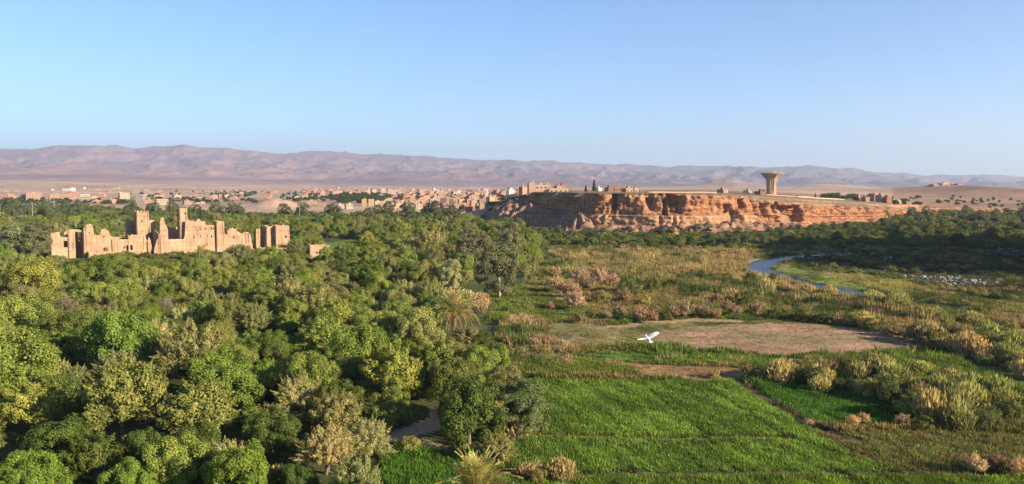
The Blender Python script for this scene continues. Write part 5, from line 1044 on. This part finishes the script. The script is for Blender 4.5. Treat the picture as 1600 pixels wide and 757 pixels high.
# grass, crops and dry meadow as tufts
def tuft(seed, n, h, w_, sp):
    rng = np.random.default_rng(seed); a = rng.uniform(0, 6.28, n); r_ = sp * rng.uniform(0, 1, n) ** .5; hh = h * rng.uniform(.5, 1.15, n)
    ax = unit(np.stack([np.cos(a) * .35, np.sin(a) * .35, 1 + 0 * a], 1) + rng.normal(size=(n, 3)) * [.2, .2, 0]); p = np.stack([np.cos(a) * r_, np.sin(a) * r_, 0 * a], 1) + ax * (hh / 2)[:, None]
    return leafmesh('tuft', [(*quads(p, unit(np.cross(ax, rdir(rng, n))), hh, np.full(n, w_), ax, rng), 0)], rng, BLADE)
TUFTS = [tuft(s, 22, 1.0, .16, .55) for s in range(3)]
def meadow(name, x0, x1, y0, y1, dens, seed, label, hscale=1.0):
    rng = np.random.default_rng(seed); n = int((x1 - x0) * (y1 - y0) * dens); x = rng.uniform(x0, x1, n); y = rng.uniform(y0, y1, n)
    X = colpx(x, y); k = (X > 560) & (X < 1680); x = x[k]; y = y[k]
    C, Hh, D = paint(x, y); k = rng.uniform(0, 3, len(x)) < D; x = x[k]; y = y[k]; C = C[k]; Hh = Hh[k]; n = len(x)
    s = np.clip(rng.lognormal(0, .3, n), .4, 2.2) * (0.6 + .8 * fbm(x / 4, y / 4, 66)); tint = C * rng.uniform(.75, 1.3, (n, 1)) * (1 + rng.normal(size=(n, 3)) * .06); 
    z = Hgt(x, y) - .04; h = Hh * s * hscale * 1.5; wd = np.clip(.45 + Hh * .7, .4, 1.4)
    gn_instances(name, np.stack([x, y, z], 1), np.stack([wd, wd, h], 1), rng.uniform(0, 6.28, n), np.clip(tint, 0.01, .8), rng.integers(0, 3, n), TUFTS, label)
    print(name, n)
n_ = len(STONES); rg = np.random.default_rng(2); sc_ = rg.lognormal(-1.7, .55, n_)
gn_instances('river_stones', np.stack([STONES[:, 0], STONES[:, 1], Hgt(STONES[:, 0], STONES[:, 1]) + .1], 1), np.stack([sc_ * 1.6, sc_, sc_ * .7], 1), rg.uniform(0, 6, n_), np.ones((n_, 3)), rg.integers(0, 3, n_), SROCK, 'scatter of pale stones on the shaded river flat')
meadow('crop_grass', -16, 70, 66, 125, 17, 1, 'knee-high green crop and weeds on the near plots')
meadow('meadow_grass', -20, 150, 125, 220, 4.5, 2, 'dry golden grass and weeds on the river meadow')
meadow('far_grass', -10, 240, 220, 430, 1.5, 3, 'pale grass patches along the far river bank')

# ------------------------------------------------------------------ labels of houses and boulders
HMARK = [((104, 296), 'the white house with the red roof'), ((53, 307), 'the broad tan outskirts house'), ((205, 308), 'the tall grey house'), ((254, 316), 'the cream house behind the tallest tower'), ((313, 318), 'the low cream shed'), ((430, 315), 'the bare brown knoll'), ((527, 302), 'the salmon house above the palms'), ((545, 322), 'the cream ruins by the orchard'),
         ((575, 316), 'the twin ochre blocks'), ((608, 330), 'the tan compound at the town edge'), ((640, 309), 'the long orange-red house'), ((678, 334), 'the big salmon house by the trees'), ((705, 314), 'the tall salmon town house'), ((761, 302), 'the minaret'), ((775, 312), 'the orange house under the slope'), ((585, 300), 'the far cream block'), ((850, 293), 'the cream building on the cliff end'),
         ((880, 294), 'the red villa on the cliff end'), ((966, 296), 'the orange house on the cliff'), ((1205, 290), 'the water tower'), ((1350, 310), 'the plateau trees'), ((1380, 308), 'the pink villas on the plateau'), ((1480, 306), 'the hilltop hotel'), ((1580, 305), 'the far hill at the frame edge'), ((735, 325), 'the red hut below the slope'), ((350, 300), 'the pale ridge'), ((648, 333), 'the grey block in the town')]
hb = {}
for px, py, c, wpx, h, o in HOUSES:
    (mx, my), mk = min(HMARK, key=lambda m: math.hypot(px - m[0][0], (py - m[0][1]) * 2)); dx, dy = px - mx, (py - my) * 2
    far = math.hypot(dx, dy); side = 'at the place of' if far < 3 else (('on the river side of' if dx > 0 else 'on the kasbah side of') if abs(dx) > abs(dy) else ('beyond' if dy < 0 else 'in front of'))
    sz = 'broad' if wpx > 16 else ('small' if wpx < 8 else 'mid-sized'); hb.setdefault((c, sz, side, mk), []).append((far, o))
for (c, sz, side, mk), L_ in hb.items():
    L_.sort(key=lambda t: t[0])
    for j, (f, o) in enumerate(L_):
        if side == 'at the place of': o['label'] = f'{sz} {c} flat-roofed building, itself {mk}' if len(L_) == 1 else f'{sz} {c} building, {ordn(j)} of {mk}'
        else: o['label'] = f'{sz} {c} house {side} {mk}' if len(L_) == 1 else f'{sz} {c} house, {ordn(j)} {side} {mk}'
BOULD.sort(key=lambda t: t[0]); 
for j, (px, py, o) in enumerate(BOULD): o['label'] = f'brown angular boulder under the cliff, {ordn(j)} counted from the shaded face'
# ------------------------------------------------------------------ air
hb_ = MB(); hb_.box(-24000, 24000, -200, 24000, -60, 1100); hm, nt, out = newmat('haze_air'); pv = N(nt, 'ShaderNodeVolumePrincipled'); pv.inputs['Color'].default_value = (.68, .79, 1.0, 1); pv.inputs['Density'].default_value = 6.6e-5; pv.inputs['Anisotropy'].default_value = 0.2
nt.links.new(pv.outputs[0], out.inputs['Volume']); hzb_ = ob('haze', hb_.build('haze', [hm]), kind='stuff', label='pale blue haze over the plain and the mountains')
